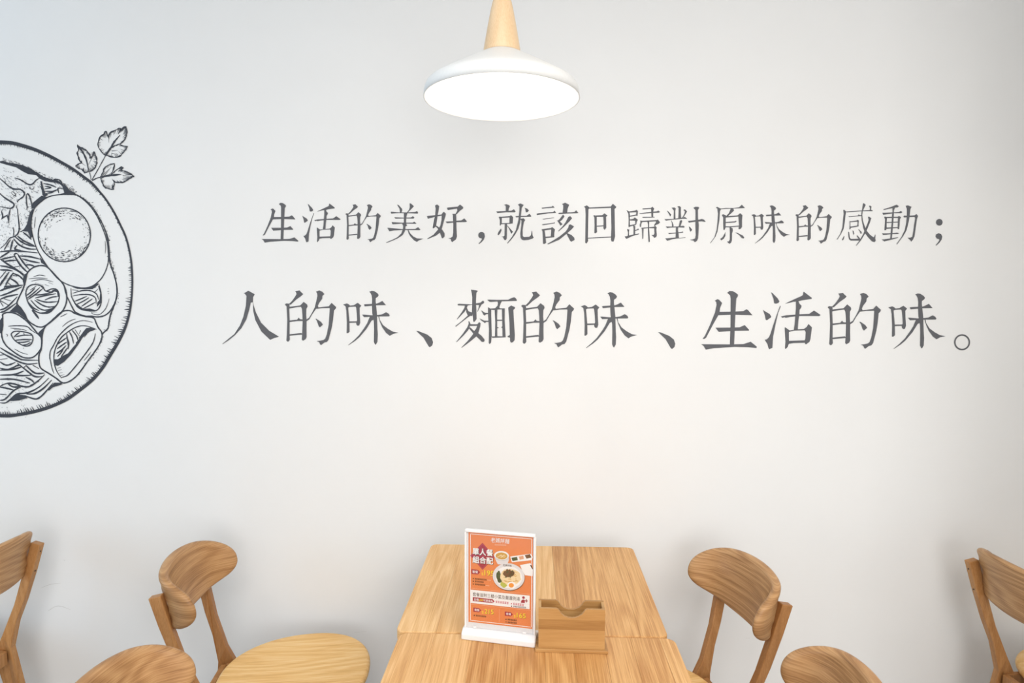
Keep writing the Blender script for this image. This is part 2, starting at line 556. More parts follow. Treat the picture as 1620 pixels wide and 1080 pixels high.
G_MIAN = [
    [(350,80),(440,92),(460,100),(450,115),(437,130),(430,260),(437,400),(440,545),(415,580),(395,595),(385,570),(378,480),(365,460),(370,330),(372,200),(362,130)],
    [(137,310),(160,303),(360,312),(440,295),(500,285),(540,252),(560,270),(555,295),(520,315),(485,375),(455,432),(450,425),(470,370),(478,325),(430,322),(360,320),(280,335),(145,330)],
    [(255,328),(300,328),(285,375),(250,430),(135,550),(130,542),(210,430),(248,365)],
    [(275,375),(290,372),(310,420),(370,442),(376,495),(340,495),(300,520),(110,668),(105,655),(200,580),(300,490),(275,430)],
    [(312,580),(325,580),(345,625),(330,655),(335,680),(300,730),(240,800),(125,910),(118,905),(220,780),(290,680),(315,620)],
    [(330,625),(465,628),(455,652),(325,655)],
    [(450,630),(480,592),(503,610),(498,660),(470,760),(430,825),(340,900),(205,1000),(198,995),(300,890),(380,790),(405,730),(430,700),(448,655)],
    [(318,690),(345,680),(385,720),(410,735),(470,770),(520,810),(565,865),(568,890),(550,908),(520,905),(490,870),(435,820),(380,765)],
    [(512,408),(525,412),(570,445),(630,450),(630,465),(590,470),(570,490),(550,480)],
    [(485,533),(500,540),(560,570),(635,572),(635,590),(590,592),(572,612),(560,600),(510,565)],
    [(608,240),(635,238),(760,242),(940,240),(985,215),(1035,200),(1060,215),(1080,250),(1070,258),(960,262),(840,265),(770,268),(660,275),(640,270)],
    [(765,255),(845,255),(820,300),(800,360),(810,375),(885,375),(888,390),(770,395),(735,402),(625,395),(620,358),(640,368),(660,380),(735,372),(770,335),(778,295)],
    [(620,360),(672,385),(672,480),(680,800),(670,915),(650,940),(632,925),(635,700),(622,500)],
    [(725,385),(770,385),(765,500),(768,822),(730,822),(735,600)],
    [(840,380),(887,378),(885,560),(900,832),(850,828),(845,600)],
    [(940,365),(985,330),(1050,358),(1045,380),(1022,400),(1030,560),(1045,800),(1040,880),(1015,910),(985,918),(970,895),(968,840),(930,830),(930,815),(965,798),(960,600),(945,420)],
    [(760,555),(848,555),(848,572),(760,575)], [(765,670),(798,684),(765,692)], [(850,658),(828,675),(850,692)],
    [(670,818),(780,815),(905,820),(900,834),(690,842)]]
G_MEI = [
    [(610,235),(640,245),(690,300),(695,325),(680,365),(660,362),(650,300)],
    [(810,215),(830,218),(880,262),(830,315),(775,367),(762,365),(800,320),(812,280)],
    [(510,352),(525,347),(640,360),(780,360),(900,350),(930,337),(945,365),(940,378),(740,372),(600,372),(520,378)],
    [(568,435),(590,435),(720,442),(830,438),(865,418),(890,445),(870,458),(740,455),(600,458),(580,455)],
    [(525,513),(545,513),(700,522),(860,520),(885,507),(920,533),(910,540),(720,535),(540,547)],
    [(458,603),(480,603),(690,622),(900,620),(945,592),(983,632),(970,640),(700,637),(560,645),(490,658)],
    [(720,365),(780,360),(762,420),(755,500),(760,545),(772,568),(745,585),(745,620),(735,660),(700,720),(620,770),(530,810),(445,843),(440,833),(540,790),(620,750),(680,690),(705,620),(708,570),(690,535),(720,515)],
    [(778,630),(790,630),(820,690),(870,740),(930,770),(1030,775),(960,800),(925,825),(880,800),(820,735),(795,690)]]
G_NV = [
    [(1213,250),(1245,233),(1280,260),(1265,350),(1255,400),(1235,540),(1230,575),(1205,600),(1180,613),(1175,600),(1190,510),(1215,400),(1222,300)],
    [(1220,578),(1240,570),(1280,600),(1330,635),(1365,690),(1365,740),(1335,770),(1320,765),(1290,685),(1260,620)],
    [(1083,418),(1110,412),(1220,402),(1325,392),(1325,408),(1200,432),(1100,460)],
    [(1318,385),(1350,347),(1385,380),(1380,410),(1350,510),(1320,620),(1290,680),(1230,725),(1095,782),(1090,773),(1190,710),(1260,630),(1295,570),(1315,480)]]
G_ZI = [
    [(70,290),(80,283),(240,268),(278,235),(330,275),(325,300),(275,335),(225,390),(215,392),(205,385),(235,330),(230,300),(85,322)],
    [(153,382),(215,380),(220,440),(222,600),(230,740),(215,785),(155,828),(140,815),(130,780),(90,768),(130,762),(160,740),(170,680),(172,550),(165,440),(165,400)],
    [(50,503),(165,500),(220,490),(300,485),(345,453),(388,500),(375,512),(220,515),(80,530),(65,525)]]
G_COMMA = [[(565,715),(575,685),(605,667),(640,670),(665,695),(672,740),(655,790),(620,830),(580,860),(570,852),(600,820),(625,780),(615,768),(590,765),(570,745)]]
G_JIU = [
    [(970,240),(1010,228),(1055,245),(1068,262),(1050,300),(1045,345),(1000,348),(1002,270),(995,250)],
    [(850,345),(870,343),(1090,332),(1130,308),(1158,345),(1145,358),(1010,357),(870,372)],
    [(890,430),(910,425),(940,440),(938,530),(920,565),(908,568),(908,480)],
    [(905,430),(1060,418),(1085,402),(1118,435),(1110,535),(1060,538),(1060,470),(1062,438),(938,446)],
    [(925,530),(1080,525),(1080,540),(925,546)],
    [(985,535),(1022,535),(1018,770),(1005,795),(985,798),(970,780),(960,755),(932,742),(965,738),(982,725)],
    [(925,612),(935,640),(915,690),(885,722),(870,705),(885,670)],
    [(1018,560),(1035,575),(1085,630),(1115,665),(1090,698),(1080,680),(1060,630)],
    [(1153,422),(1175,415),(1330,412),(1378,380),(1408,420),(1395,428),(1240,432),(1165,438)],
    [(1193,235),(1230,217),(1285,240),(1255,290),(1240,410),(1230,520),(1200,620),(1150,710),(1080,800),(1030,852),(1022,845),(1100,745),(1160,640),(1200,480),(1215,340),(1218,265)],
    [(1225,460),(1285,453),(1310,480),(1290,510),(1278,570),(1268,640),(1270,730),(1290,750),(1370,745),(1400,720),(1412,650),(1420,650),(1425,720),(1443,760),(1420,775),(1360,793),(1290,800),(1255,790),(1235,760),(1230,690),(1245,570),(1250,490)],
    [(1300,285),(1340,300),(1370,330),(1340,358),(1318,355),(1312,315)]]
G_GAI = [
    [(170,285),(330,268),(347,252),(375,285),(240,293),(175,302)],
    [(88,380),(110,373),(350,352),(375,332),(400,368),(270,375),(95,403)],
    [(175,462),(360,440),(368,447),(200,470)],
    [(175,548),(360,522),(378,515),(375,533),(200,560),(180,560)],
    [(168,628),(185,622),(215,640),(230,740),(240,840),(215,858),(190,855),(188,760),(182,660)],
    [(185,622),(315,605),(335,590),(380,628),(370,680),(368,750),(310,750),(318,680),(320,630),(210,644)],
    [(220,745),(370,732),(368,752),(228,766)],
    [(490,228),(540,205),(605,238),(580,300),(572,368),(500,370),(510,290),(510,245)],
    [(432,372),(450,365),(640,358),(690,350),(715,325),(750,368),(740,372),(560,378),(440,385)],
    [(510,393),(530,425),(490,480),(455,505),(440,510),(405,487),(430,485),(455,462),(490,415)],
    [(420,492),(455,500),(500,545),(465,570),(445,535)],
    [(590,432),(620,418),(652,450),(610,500),(530,580),(435,662),(430,652),(500,580),(550,510)],
    [(600,555),(625,548),(682,582),(640,630),(560,700),(450,790),(270,865),(260,855),(330,815),(450,740),(550,660),(590,600)],
    [(555,685),(580,690),(640,715),(685,760),(690,795),(640,822),(620,810),(595,760)]]
G_HUI = [
    [(838,268),(885,247),(930,285),(910,310),(905,500),(900,760),(905,810),(880,852),(858,840),(862,600),(865,400),(860,290)],
    [(900,283),(1275,265),(1275,287),(900,300)],
    [(1265,262),(1295,222),(1350,270),(1345,285),(1322,305),(1325,500),(1330,740),(1308,820),(1275,818),(1265,790),(1272,600),(1268,400)],
    [(895,760),(1275,740),(1275,755),(895,772)],
    [(985,408),(1005,403),(1040,430),(1040,580),(1045,670),(1020,692),(1002,682),(1005,560),(1002,440)],
    [(1000,408),(1130,402),(1162,372),(1210,410),(1188,430),(1192,600),(1165,638),(1145,610),(1148,500),(1142,430),(1035,430)],
    [(1035,572),(1155,562),(1155,578),(1035,586)]]
G_GUI = [
    [(160,322),(185,335),(205,345),(215,400),(212,480),(215,580),(200,595),(192,580),(195,480),(190,380)],
    [(195,345),(300,330),(318,315),(342,340),(335,412),(318,412),(312,400),(315,355),(205,362)],
    [(205,412),(330,390),(330,405),(207,430)],
    [(207,470),(270,460),(290,437),(342,475),(322,510),(318,548),(300,545),(298,490),(210,487)],
    [(205,562),(310,543),(310,558),(210,584)],
    [(168,620),(205,632),(200,665),(202,745),(178,750),(185,680)],
    [(265,555),(300,580),(298,620),(298,712),(270,720),(272,620)],
    [(293,640),(325,630),(345,612),(362,632),(330,642),(293,654)],
    [(133,738),(160,735),(280,705),(362,692),(355,705),(250,735),(160,778),(140,755)],
    [(410,300),(430,295),(545,288),(572,270),(600,300),(585,330),(582,432),(555,432),(552,350),(550,305),(420,312)],
    [(360,370),(390,372),(550,350),(640,342),(665,330),(692,352),(670,365),(560,368),(380,382)],
    [(410,432),(430,430),(600,428),(608,438),(420,445)],
    [(380,485),(400,492),(640,480),(655,470),(692,515),(670,540),(620,560),(600,590),(600,555),(630,510),(620,500),(410,512),(395,540),(390,590),(375,590),(370,560),(380,520)],
    [(395,603),(600,585),(620,575),(640,600),(632,620),(640,720),(630,750),(600,762),(585,740),(555,718),(590,715),(603,690),(600,610),(500,607),(400,620)],
    [(403,605),(432,605),(425,770),(410,782),(408,700)],
    [(490,500),(520,500),(518,600),(525,700),(530,820),(515,832),(508,815),(500,650),(500,550)]]
G_DUI = [
    [(800,330),(825,345),(870,395),(850,425),(840,400)],
    [(875,285),(920,282),(940,295),(932,340),(935,465),(905,468),(910,330)],
    [(965,265),(1000,258),(1022,280),(1020,350),(1025,455),(980,460),(985,350),(985,290)],
    [(1060,320),(1085,310),(1120,345),(1080,410),(1055,445),(1040,445),(1075,385),(1085,345)],
    [(760,463),(780,465),(900,462),(1050,440),(1085,430),(1122,460),(1050,460),(880,475),(785,490)],
    [(865,480),(890,520),(905,560),(900,595),(880,595),(880,540)],
    [(1005,490),(1035,480),(1042,500),(1025,545),(1010,590),(985,592),(995,540)],
    [(782,582),(830,582),(960,582),(1060,570),(1080,580),(1075,600),(950,595),(850,600),(805,608)],
    [(942,590),(980,590),(975,640),(985,700),(990,768),(935,772),(940,690)],
    [(822,685),(945,678),(1030,668),(1050,660),(1058,678),(950,690),(830,702)],
    [(772,768),(800,768),(940,755),(1000,762),(1098,752),(1090,760),(960,772),(880,785),(805,808)],
    [(1133,495),(1160,492),(1300,475),(1350,462),(1385,472),(1415,510),(1350,500),(1240,508),(1145,520)],
    [(1217,288),(1250,270),(1300,272),(1310,290),(1290,320),(1292,450),(1305,560),(1298,700),(1292,770),(1275,810),(1240,830),(1220,805),(1160,790),(1210,785),(1245,770),(1255,720),(1250,560),(1252,400),(1250,320)],
    [(1145,580),(1170,595),(1200,635),(1175,665),(1160,640)]]
G_YUAN = [
    [(325,288),(342,270),(400,298),(480,288),(600,290),(690,278),(735,237),(785,290),(680,295),(580,300),(480,303),(390,310)],
    [(345,285),(410,298),(390,340),(380,480),(350,660),(320,740),(240,848),(235,840),(300,750),(335,640),(350,500),(358,380)],
    [(560,298),(600,298),(612,330),(560,380),(500,430),(485,420),(530,370)],
    [(418,400),(440,388),(490,410),(480,450),(478,600),(460,640),(445,635),(440,560),(440,440)],
    [(475,420),(670,405),(708,370),(745,405),(738,480),(738,590),(720,615),(690,628),(682,615),(690,560),(682,450),(680,425),(480,440)],
    [(472,512),(620,500),(640,490),(653,503),(630,518),(474,527)],
    [(470,578),(540,580),(695,568),(695,582),(545,595),(472,594)],
    [(540,585),(590,612),(592,650),(580,690),(578,800),(565,840),(535,855),(500,820),(530,815),(543,790),(545,680)],
    [(475,665),(475,730),(450,775),(410,802),(392,778),(430,750),(460,700)],
    [(630,675),(660,680),(750,725),(773,755),(765,772),(735,765),(690,715)]]
G_GAN = [
    [(938,325),(950,315),(985,345),(1220,330),(1350,322),(1375,315),(1410,330),(1395,340),(1250,340),(1000,357),(960,350)],
    [(940,318),(985,345),(975,400),(965,500),(945,620),(905,700),(845,790),(835,785),(890,700),(925,600),(935,480),(945,380)],
    [(1345,258),(1360,250),(1385,265),(1378,320),(1390,335),(1360,335),(1362,290)],
    [(1250,220),(1265,213),(1295,240),(1270,290),(1248,340),(1240,400),(1250,490),(1280,580),(1310,650),(1360,710),(1420,755),(1440,720),(1445,700),(1450,720),(1445,770),(1452,810),(1430,830),(1390,815),(1330,750),(1285,690),(1255,600),(1230,480),(1225,380),(1240,290)],
    [(1020,420),(1040,422),(1170,408),(1185,388),(1195,402),(1235,402),(1235,415),(1120,425),(1030,432)],
    [(1038,492),(1052,500),(1150,487),(1168,475),(1187,490),(1180,540),(1182,578),(1160,575),(1165,520),(1160,505),(1050,515),(1052,580),(1060,605),(1045,630),(1035,625),(1040,560)],
    [(1045,585),(1180,565),(1180,580),(1052,604)],
    [(1330,430),(1345,425),(1382,450),(1360,520),(1320,620),(1280,700),(1220,800),(1145,890),(1140,882),(1210,780),(1260,690),(1290,610),(1320,540),(1340,480)],
    [(1018,665),(1032,670),(1038,730),(1045,765),(1065,778),(1180,775),(1155,740),(1155,715),(1200,765),(1215,790),(1190,805),(1060,805),(1030,785),(1020,740)],
    [(950,730),(958,740),(945,785),(928,802),(918,792)],
    [(1085,640),(1105,660),(1112,700),(1098,715),(1092,680)],
    [(1172,622),(1190,630),(1230,670),(1228,695),(1212,697),(1200,660)]]
G_DONG = [
    [(272,312),(290,305),(400,270),(460,245),(485,237),(520,262),(500,280),(450,285),(400,295),(280,322)],
    [(258,365),(290,365),(420,360),(520,352),(550,335),(575,355),(555,372),(440,372),(290,395),(270,398)],
    [(415,285),(460,280),(440,330),(438,400),(430,520),(420,640),(408,772),(380,775),(390,660),(405,520),(410,400),(418,340)],
    [(285,428),(305,425),(330,445),(325,520),(325,600),(318,640),(290,640),(295,560),(300,470)],
    [(300,430),(420,428),(500,428),(520,415),(553,435),(535,470),(530,560),(522,625),(500,622),(500,560),(505,445),(325,450)],
    [(320,512),(508,505),(508,518),(320,527)],
    [(318,598),(508,590),(508,605),(318,620)],
    [(252,690),(280,692),(400,690),(490,678),(525,690),(500,700),(400,702),(270,718)],
    [(250,785),(280,785),(400,768),(510,750),(500,762),(420,785),(290,818),(265,800)],
    [(588,420),(605,408),(640,412),(770,405),(795,385),(822,415),(805,460),(785,600),(765,740),(740,790),(715,822),(700,800),(655,758),(700,758),(730,745),(745,660),(758,560),(775,460),(770,430),(600,438)],
    [(625,255),(660,248),(718,270),(700,310),(690,400),(675,500),(640,640),(590,730),(490,865),(478,862),(560,745),(610,640),(635,520),(645,400),(645,300)]]


def ring_polys(cx, cy, ro, ri, n=40):
    out = []
    for i in range(n):
        a, b2 = 2 * math.pi * i / n, 2 * math.pi * (i + 1) / n
        out.append([(cx + ro * math.cos(a), cy + ro * math.sin(a)), (cx + ro * math.cos(b2), cy + ro * math.sin(b2)),
                    (cx + ri * math.cos(b2), cy + ri * math.sin(b2)), (cx + ri * math.cos(a), cy + ri * math.sin(a))])
    return out


def disc_poly(cx, cy, rx, ry=None, n=32):
    ry = ry or rx
    return [(cx + rx * math.cos(2 * math.pi * i / n), cy + ry * math.sin(2 * math.pi * i / n)) for i in range(n)]


G_SEMI = [disc_poly(1158, 515, 53),
          [(1098,740),(1108,705),(1145,688),(1185,700),(1205,740),(1195,790),(1160,840),(1110,885),(1100,878),(1140,830),(1160,795),(1150,782),(1120,772)]]


def glyph(parent, polys, tile=None, box=None, name='character', sub=None, flat_step=0.00002):
    """Place a glyph by its tile, or fitted into a box (x0,y0,x1,y1) in photograph pixels."""
    fl = Flat(step=flat_step)
    if box:
        xs = [p[0] for g in polys for p in g]
        ys = [p[1] for g in polys for p in g]
        ax, ay = (box[2] - box[0]) / (max(xs) - min(xs)), (box[3] - box[1]) / (max(ys) - min(ys))
        f = lambda p: (box[0] + (p[0] - min(xs)) * ax, box[1] + (p[1] - min(ys)) * ay)
    else:
        f = lambda p: (tile[0] + p[0] / 10.0, tile[1] + p[1] / 10.0)
    for g in polys:
        fl.poly([f(p) for p in g])
    if sub:                                             # a second half read off another tile
        for g in sub[0]:
            fl.poly([(sub[1][0] + p[0] / 10.0, sub[1][1] + p[1] / 10.0) for p in g])
    return fl.build(name, 'ink', parent)


line1 = empty('wall_lettering', (0, 0, 0), 0, 'smaller upper line of dark grey Chinese characters printed on the white wall', 'lettering')
line2 = empty('wall_lettering', (0, 0, 0), 0, 'larger lower line of dark grey Chinese characters ending in a small circle', 'lettering')
T1, T2 = 300, 450
glyph(line1, G_SHENG, box=(414, 320.8, 472, 383.8))
glyph(line1, G_HUO, box=(478.3, 322, 539, 383.2))
glyph(line1, G_DE, box=(546.5, 323, 602.6, 383))
glyph(line1, G_MEI, (567, T1))
glyph(line1, G_NV, (567, T1), sub=(G_ZI, (700, T1)))
glyph(line1, G_COMMA, (700, T1), name='punctuation_mark')
glyph(line1, G_JIU, (700, T1))
glyph(line1, G_GAI, (840, T1))
glyph(line1, G_HUI, (840, T1))
glyph(line1, G_GUI, (975, T1))
glyph(line1, G_DUI, (975, T1))
glyph(line1, G_YUAN, (1100, T1))
glyph(line1, G_WEI, box=(1188.5, 324.8, 1249.5, 385))
glyph(line1, G_DE, box=(1258.2, 324.5, 1315.8, 385.3))
glyph(line1, G_GAN, (1240, T1))
glyph(line1, G_DONG, (1370, T1))
glyph(line1, G_SEMI[:1], (1370, T1), name='punctuation_mark')
glyph(line1, G_SEMI[1:], (1370, T1), name='punctuation_mark')
glyph(line2, G_REN, (340, T2))
glyph(line2, G_DE, (440, T2))
glyph(line2, G_WEI, (536, T2))
glyph(line2, G_DUN, (536, T2), name='punctuation_mark')
glyph(line2, G_MIAN, (710, T2))
glyph(line2, G_DE, box=(824.5, 461, 908.2, 549.2))
glyph(line2, G_WEI, box=(918.8, 462, 1008, 550.3))
glyph(line2, G_DUN, box=(1041, 525, 1068.2, 552), name='punctuation_mark')
glyph(line2, G_SHENG, (1090, T2))
glyph(line2, G_HUO, (1190, T2))
glyph(line2, G_DE, box=(1309.2, 463, 1393.5, 551.5))
glyph(line2, G_WEI, box=(1405, 464, 1495.5, 551.8))
glyph(line2, ring_polys(1318, 912, 127, 103), (1390, T2), name='punctuation_mark', flat_step=0.0)

# old scuffs low on the wall
plain('scuff', (0.66, 0.65, 0.635, 1), 0.8, 0.1, bscale=80, vary=0.15)
for sw, sp in ((0.9, [(76, 966), (92, 958), (112, 964)]), (1.3, [(101, 885), (103, 887)]), (0.7, [(64, 930), (80, 924), (96, 922)]), (0.7, [(560, 1000), (580, 998)]), (0.8, [(1180, 1009), (1186, 1009)])):
    fl = Flat(base=0.0005)
    stroke_quads(fl, sp, sw)
    fl.build('scuff_mark', 'scuff', wall_back)

# ------------------------------------------------------------------ the noodle bowl drawn on the wall
mural = empty('wall_mural', (0, 0, 0), 0, 'black ink drawing of a round noodle bowl with egg and sprig on the wall', 'mural')


def tl(ox, oy, pts, s=9.0):
    return [(ox + x / s, oy + y / s) for x, y in pts]


BOWL_CX = -6.0


def mir(pts):
    return [(2 * BOWL_CX - x, y) for x, y in pts]


class Pen:
    def __init__(self, base):
        self.fl = Flat(base=base, step=0.000003)

    def s(self, w, pts, mirror=False, **k):
        w = w * 1.28 + 0.1
        stroke_quads(self.fl, pts, w, **k)
        if mirror:
            stroke_quads(self.fl, mir(pts), w, **k)

    def p(self, pts, mirror=False):
        self.fl.poly(pts)
        if mirror:
            self.fl.poly(mir(pts))

    def done(self, name, parent=mural):
        return self.fl.build(name, 'mural_ink', parent)


# rim
rim_pts = [(-6, 224.6), (0, 224.8), (18, 226), (33, 229.5), (55, 236.5), (77, 246), (93, 254.5), (110, 264), (120, 270.5), (134.4, 281), (145.6, 289.5),
           (156.7, 302), (166, 313), (176.7, 329), (184, 342), (190, 354.4), (197.8, 371), (203.3, 389), (207.6, 411), (209.2, 430), (209.6, 450),
           (208.2, 474), (204.6, 496.7), (198, 519), (190, 536), (182.5, 549), (173.3, 564), (164, 579.5), (151, 596), (140, 606.2), (124.4, 618.5),
           (110, 629), (98, 635.5), (77.8, 644), (55.6, 650.6), (33, 655), (16.7, 657.3), (0, 657.3), (-6, 657.3)]
pen = Pen(0.00080)
rs = smooth_pts(rim_pts, 6)
nr = len(rs)
# the rim line is thick at the top and along the lower right, thin at the right
def rim_w(p):
    x, y = p
    if y < 300:
        return 5.8 - 2.0 * max(0, min(1, (x - 40) / 110.0))
    if y < 470:
        return 3.2
    return 3.2 + 2.0 * min(1, (y - 470) / 90.0)
for sgn in (0, 1):
    for i in range(0, nr - 1):
        a, b2 = rs[i], rs[i + 1]
        wa, wb = rim_w(a) / 2, rim_w(b2) / 2
        tx, ty = b2[0] - a[0], b2[1] - a[1]
        l = math.hypot(tx, ty)
        nx, ny = -ty / l, tx / l
        q = [(a[0] + nx * wa, a[1] + ny * wa), (b2[0] + nx * wb, b2[1] + ny * wb),
             (b2[0] - nx * wb, b2[1] - ny * wb), (a[0] - nx * wa, a[1] - ny * wa)]
        pen.p(mir(q) if sgn else q)
    # hatching on the inside of the rim
    L = 0.0
    for i in range(nr - 1):
        a, b2 = rs[i], rs[i + 1]
        seg = math.hypot(b2[0] - a[0], b2[1] - a[1])
        L += seg
        low = a[1] > 470
        gap = 1.2 if low else 1.5
        if L > gap:
            L = 0
            dx, dy = BOWL_CX - a[0], 441 - a[1]
            d = math.hypot(dx, dy)
            dx, dy = dx / d, dy / d
            ln = random.uniform(3.5, 10.0) if low else random.uniform(2.4, 6.0)
            if 300 < a[1] < 420:
                ln *= 0.6
            sk = random.uniform(-0.35, 0.1)
            q = [a, (a[0] + dx * ln - dy * ln * sk, a[1] + dy * ln + dx * ln * sk)]
            pen.s(random.uniform(0.7, 1.7), mir(q) if sgn else q, sm=False, taper=(1.3, 0.25))
pen.done('bowl_rim')

# inner lip
pen = Pen(0.00084)
lip_top = [(0,405),(40,398),(120,425),(240,442),(330,462),(420,502),(520,560),(600,620),(700,650),(760,682),(740,700),(640,690),(560,650),(520,605),(400,588),(330,552),(230,492),(120,462),(0,428)]
pen.p(tl(0, 210, lip_top), True)
lip1 = tl(0, 210, [(0, 412), (120, 440), (280, 490), (420, 540), (560, 610), (700, 665), (830, 700), (920, 770), (990, 850), (1070, 860)])
lip2 = [(118, 306.5), (130, 312.5), (142, 322.5), (151, 334), (158, 346), (164, 358), (169, 371), (171.6, 384), (173, 400), (174, 414), (177, 424), (180.5, 434), (184.5, 450), (185.3, 465.5), (182.5, 478), (178, 490), (175, 498), (172.8, 508), (171, 519), (162.5, 528), (161, 537), (157.8, 544), (147, 561), (140, 570.5), (124.5, 591.5)]
pen.s(2.0, lip1)
pen.s(1.8, lip2)
for q in smooth_pts(lip2, 6) + smooth_pts(lip1, 9)[4:]:
    for _ in range(2 if q[1] < 330 or 375 < q[1] < 440 else 1):
        if random.random() < 0.75:
            a = random.uniform(0, 6.28)
            x, y = q[0] + random.gauss(1.1, 1.3), q[1] + random.gauss(-0.4, 1.4)
            l = random.uniform(1.0, 2.8)
            pen.s(random.uniform(0.6, 1.5), [(x, y), (x + l * math.cos(a), y + l * math.sin(a))], sm=False)
# scribbled shade above the lip, and the shadows of the food on the lip
for i in range(170):
    t = random.random()
    x, y = 4 + 112 * t, 253.0 + 47.0 * t ** 1.15 + random.uniform(-4.5, 5)
    pen.s(random.uniform(0.6, 1.2), [(x, y), (x + random.uniform(1, 3.2), y + random.uniform(0.4, 2.2))], sm=False)
for pl in ([(680,640),(780,540),(870,540),(900,560),(860,575),(760,605),(700,655)], [(150,800),(250,705),(340,715),(400,755),(280,792),(200,800)]):
    pen.p(tl(0, 545, pl))
for pl in ([(580,690),(602,690),(622,780),(652,860),(690,880),(640,915),(610,885),(590,760)],
           [(600,895),(660,915),(720,905),(640,935),(565,995),(505,1075),(455,1080),(470,1000),(560,925)],
           [(890,750),(930,740),(1000,820),(1075,855),(1075,880),(960,885),(840,880),(920,855)]):
    pen.p(tl(0, 210, pl))
pen.p(tl(0, 330, [(430,60),(470,0),(482,20),(452,110),(447,250),(468,400),(440,420),(405,330),(330,320),(290,330),(350,290),(390,220)]))
for _ in range(40):
    x, y = random.uniform(41, 51), random.uniform(322, 372)
    pen.s(random.uniform(0.6, 1.3), [(x, y), (x + random.uniform(1, 3), y + random.uniform(-1, 1))], sm=False)
pen.done('bowl_lip')

# egg
pen = Pen(0.00090)
egg = [(54.4, 330), (57.8, 325.6), (66.7, 317.8), (77.8, 311), (94.4, 307.8), (111, 307.6), (122, 309), (132, 315.5), (142.5, 325.5), (152, 339), (160, 355), (166, 370), (170, 385), (171.4, 400), (171.6, 412), (170, 420.5), (165.6, 432), (157.8, 443.5), (145, 453), (131, 455.2), (116.7, 453), (104, 448.5), (91, 440), (77.8, 424.5), (69, 412), (60, 396.7), (54.4, 382), (50.6, 366.7), (49.4, 354.4), (50.8, 341)]
pen.s(1.25, egg, closed=True)
pen.s(0.7, tl(0, 330, [(508, 115), (498, 200), (492, 275)]))
pen.s(0.7, tl(110, 330, [(508, 460), (516, 560), (508, 640)]))
pen.s(0.7, tl(0, 330, [(530, 10), (500, 50)]))
egg_o = pen.done('egg')
pen = Pen(0.00094)
YX, YY, YA, YB = 102, 371.4, 41.3, 42.3
pen.s(1.5, [(YX + YA * math.cos(a), YY + YB * math.sin(a)) for a in [2 * math.pi * i / 40 for i in range(40)]], closed=True)
for _ in range(330):
    a = random.uniform(0, 2 * math.pi)
    rr = 1 - abs(random.gauss(0, 0.16)) - 0.03
    up = math.sin(a)
    if rr < 0.45 or (abs(up) < 0.45 and random.random() < 0.62):
        continue
    x, y = YX + YA * rr * math.cos(a), YY + YB * rr * math.sin(a)
    l = random.uniform(1.2, 4.6) * (0.5 + 0.6 * abs(up))
    tx, ty = -math.sin(a), math.cos(a)
    if tx < 0:
        tx, ty = -tx, -ty
    pen.s(random.uniform(0.35, 0.95), [(x - tx * l / 2, y - ty * l / 2), (x, y + 0.25), (x + tx * l / 2, y + ty * l / 2)], sm=False, taper=(.4, .3))
pen.done('yolk', egg_o)

# squid rings
def squid_ring(outer, holes, lines, fills, base, w=1.7):
    pn = Pen(base)
    for o_ in outer:
        pn.s(w, o_, closed=len(o_) > 14)
    for h_ in holes:
        pn.s(1.4, h_, closed=True)
    for l_ in lines:
        pn.s(l_[0], l_[1])
    for f_ in fills:
        pn.p(f_)
    return pn.done('squid_ring')


A = lambda pts: tl(0, 430, pts)
Bt = lambda pts: tl(100, 430, pts)
Ct = lambda pts: tl(0, 545, pts)
Dt = lambda pts: tl(80, 530, pts)
ring1_o = [(43, 433), (46, 428.5), (53, 423), (63, 420), (73, 421.3), (80, 427), (85.6, 433), (93, 441), (100, 449), (104, 458), (105.6, 466.7), (105, 479), (99, 492), (86.7, 504), (71, 515.6), (62, 517), (54.4, 514), (44.4, 506.7), (39, 495.6), (32, 486), (27, 480), (30, 471), (36.7, 456.7), (40.5, 444)]
ring1_h = A([(370,300),(390,230),(440,190),(500,178),(560,190),(610,210),(632,250),(655,272),(700,258),(735,243),(800,245),(835,290),(845,360),(820,450),(760,530),(700,580),(620,590),(540,575),(460,520),(410,450),(380,370)])
squid_ring([ring1_o], [ring1_h], [(1.6, A(l)) for l in (
    [(380,380),(470,310),(570,220)], [(400,392),(520,310),(612,235)], [(380,335),(440,290),(500,232)], [(500,372),(650,335),(800,310)],
    [(480,330),(620,320),(760,288)], [(495,400),(600,470),(700,500),(800,485)], [(440,400),(540,505),(640,545),(740,520)], [(405,430),(470,505),(560,552)],
    [(520,390),(660,430),(830,420)], [(640,400),(740,360),(825,350)], [(655,275),(720,285),(800,262)], [(430,260),(520,200)], [(460,245),(500,215)])]
    + [(2.4, A([(460,540),(500,590),(555,665)])), (0.8, A([(410,100),(560,85),(680,97)])), (0.8, A([(450,132),(600,106),(762,142)])),
       (0.8, A([(480,70),(560,45),(650,57)])), (0.8, A([(500,155),(620,190)])), (0.8, A([(640,180),(700,200)])), (0.8, A([(690,150),(760,175)]))],
    [A([(560,190),(612,208),(634,250),(600,225)]), A([(740,262),(800,243),(838,290),(845,360),(825,350),(815,290),(770,275)]),
     A([(700,540),(760,500),(820,450),(765,535),(700,582),(620,592),(560,580),(640,570)])], 0.00098)
ring2_o = Bt([(10,190),(40,310),(90,420),(130,500),(180,575),(300,625),(400,630),(500,640),(600,615),(680,545),(740,430),(765,300),(755,170),(720,40)])
ring2_i = Bt([(112,230),(115,290),(122,350),(150,410),(200,490),(270,535),(380,555),(480,545),(530,480),(545,400),(540,290),(515,190),(505,165)])
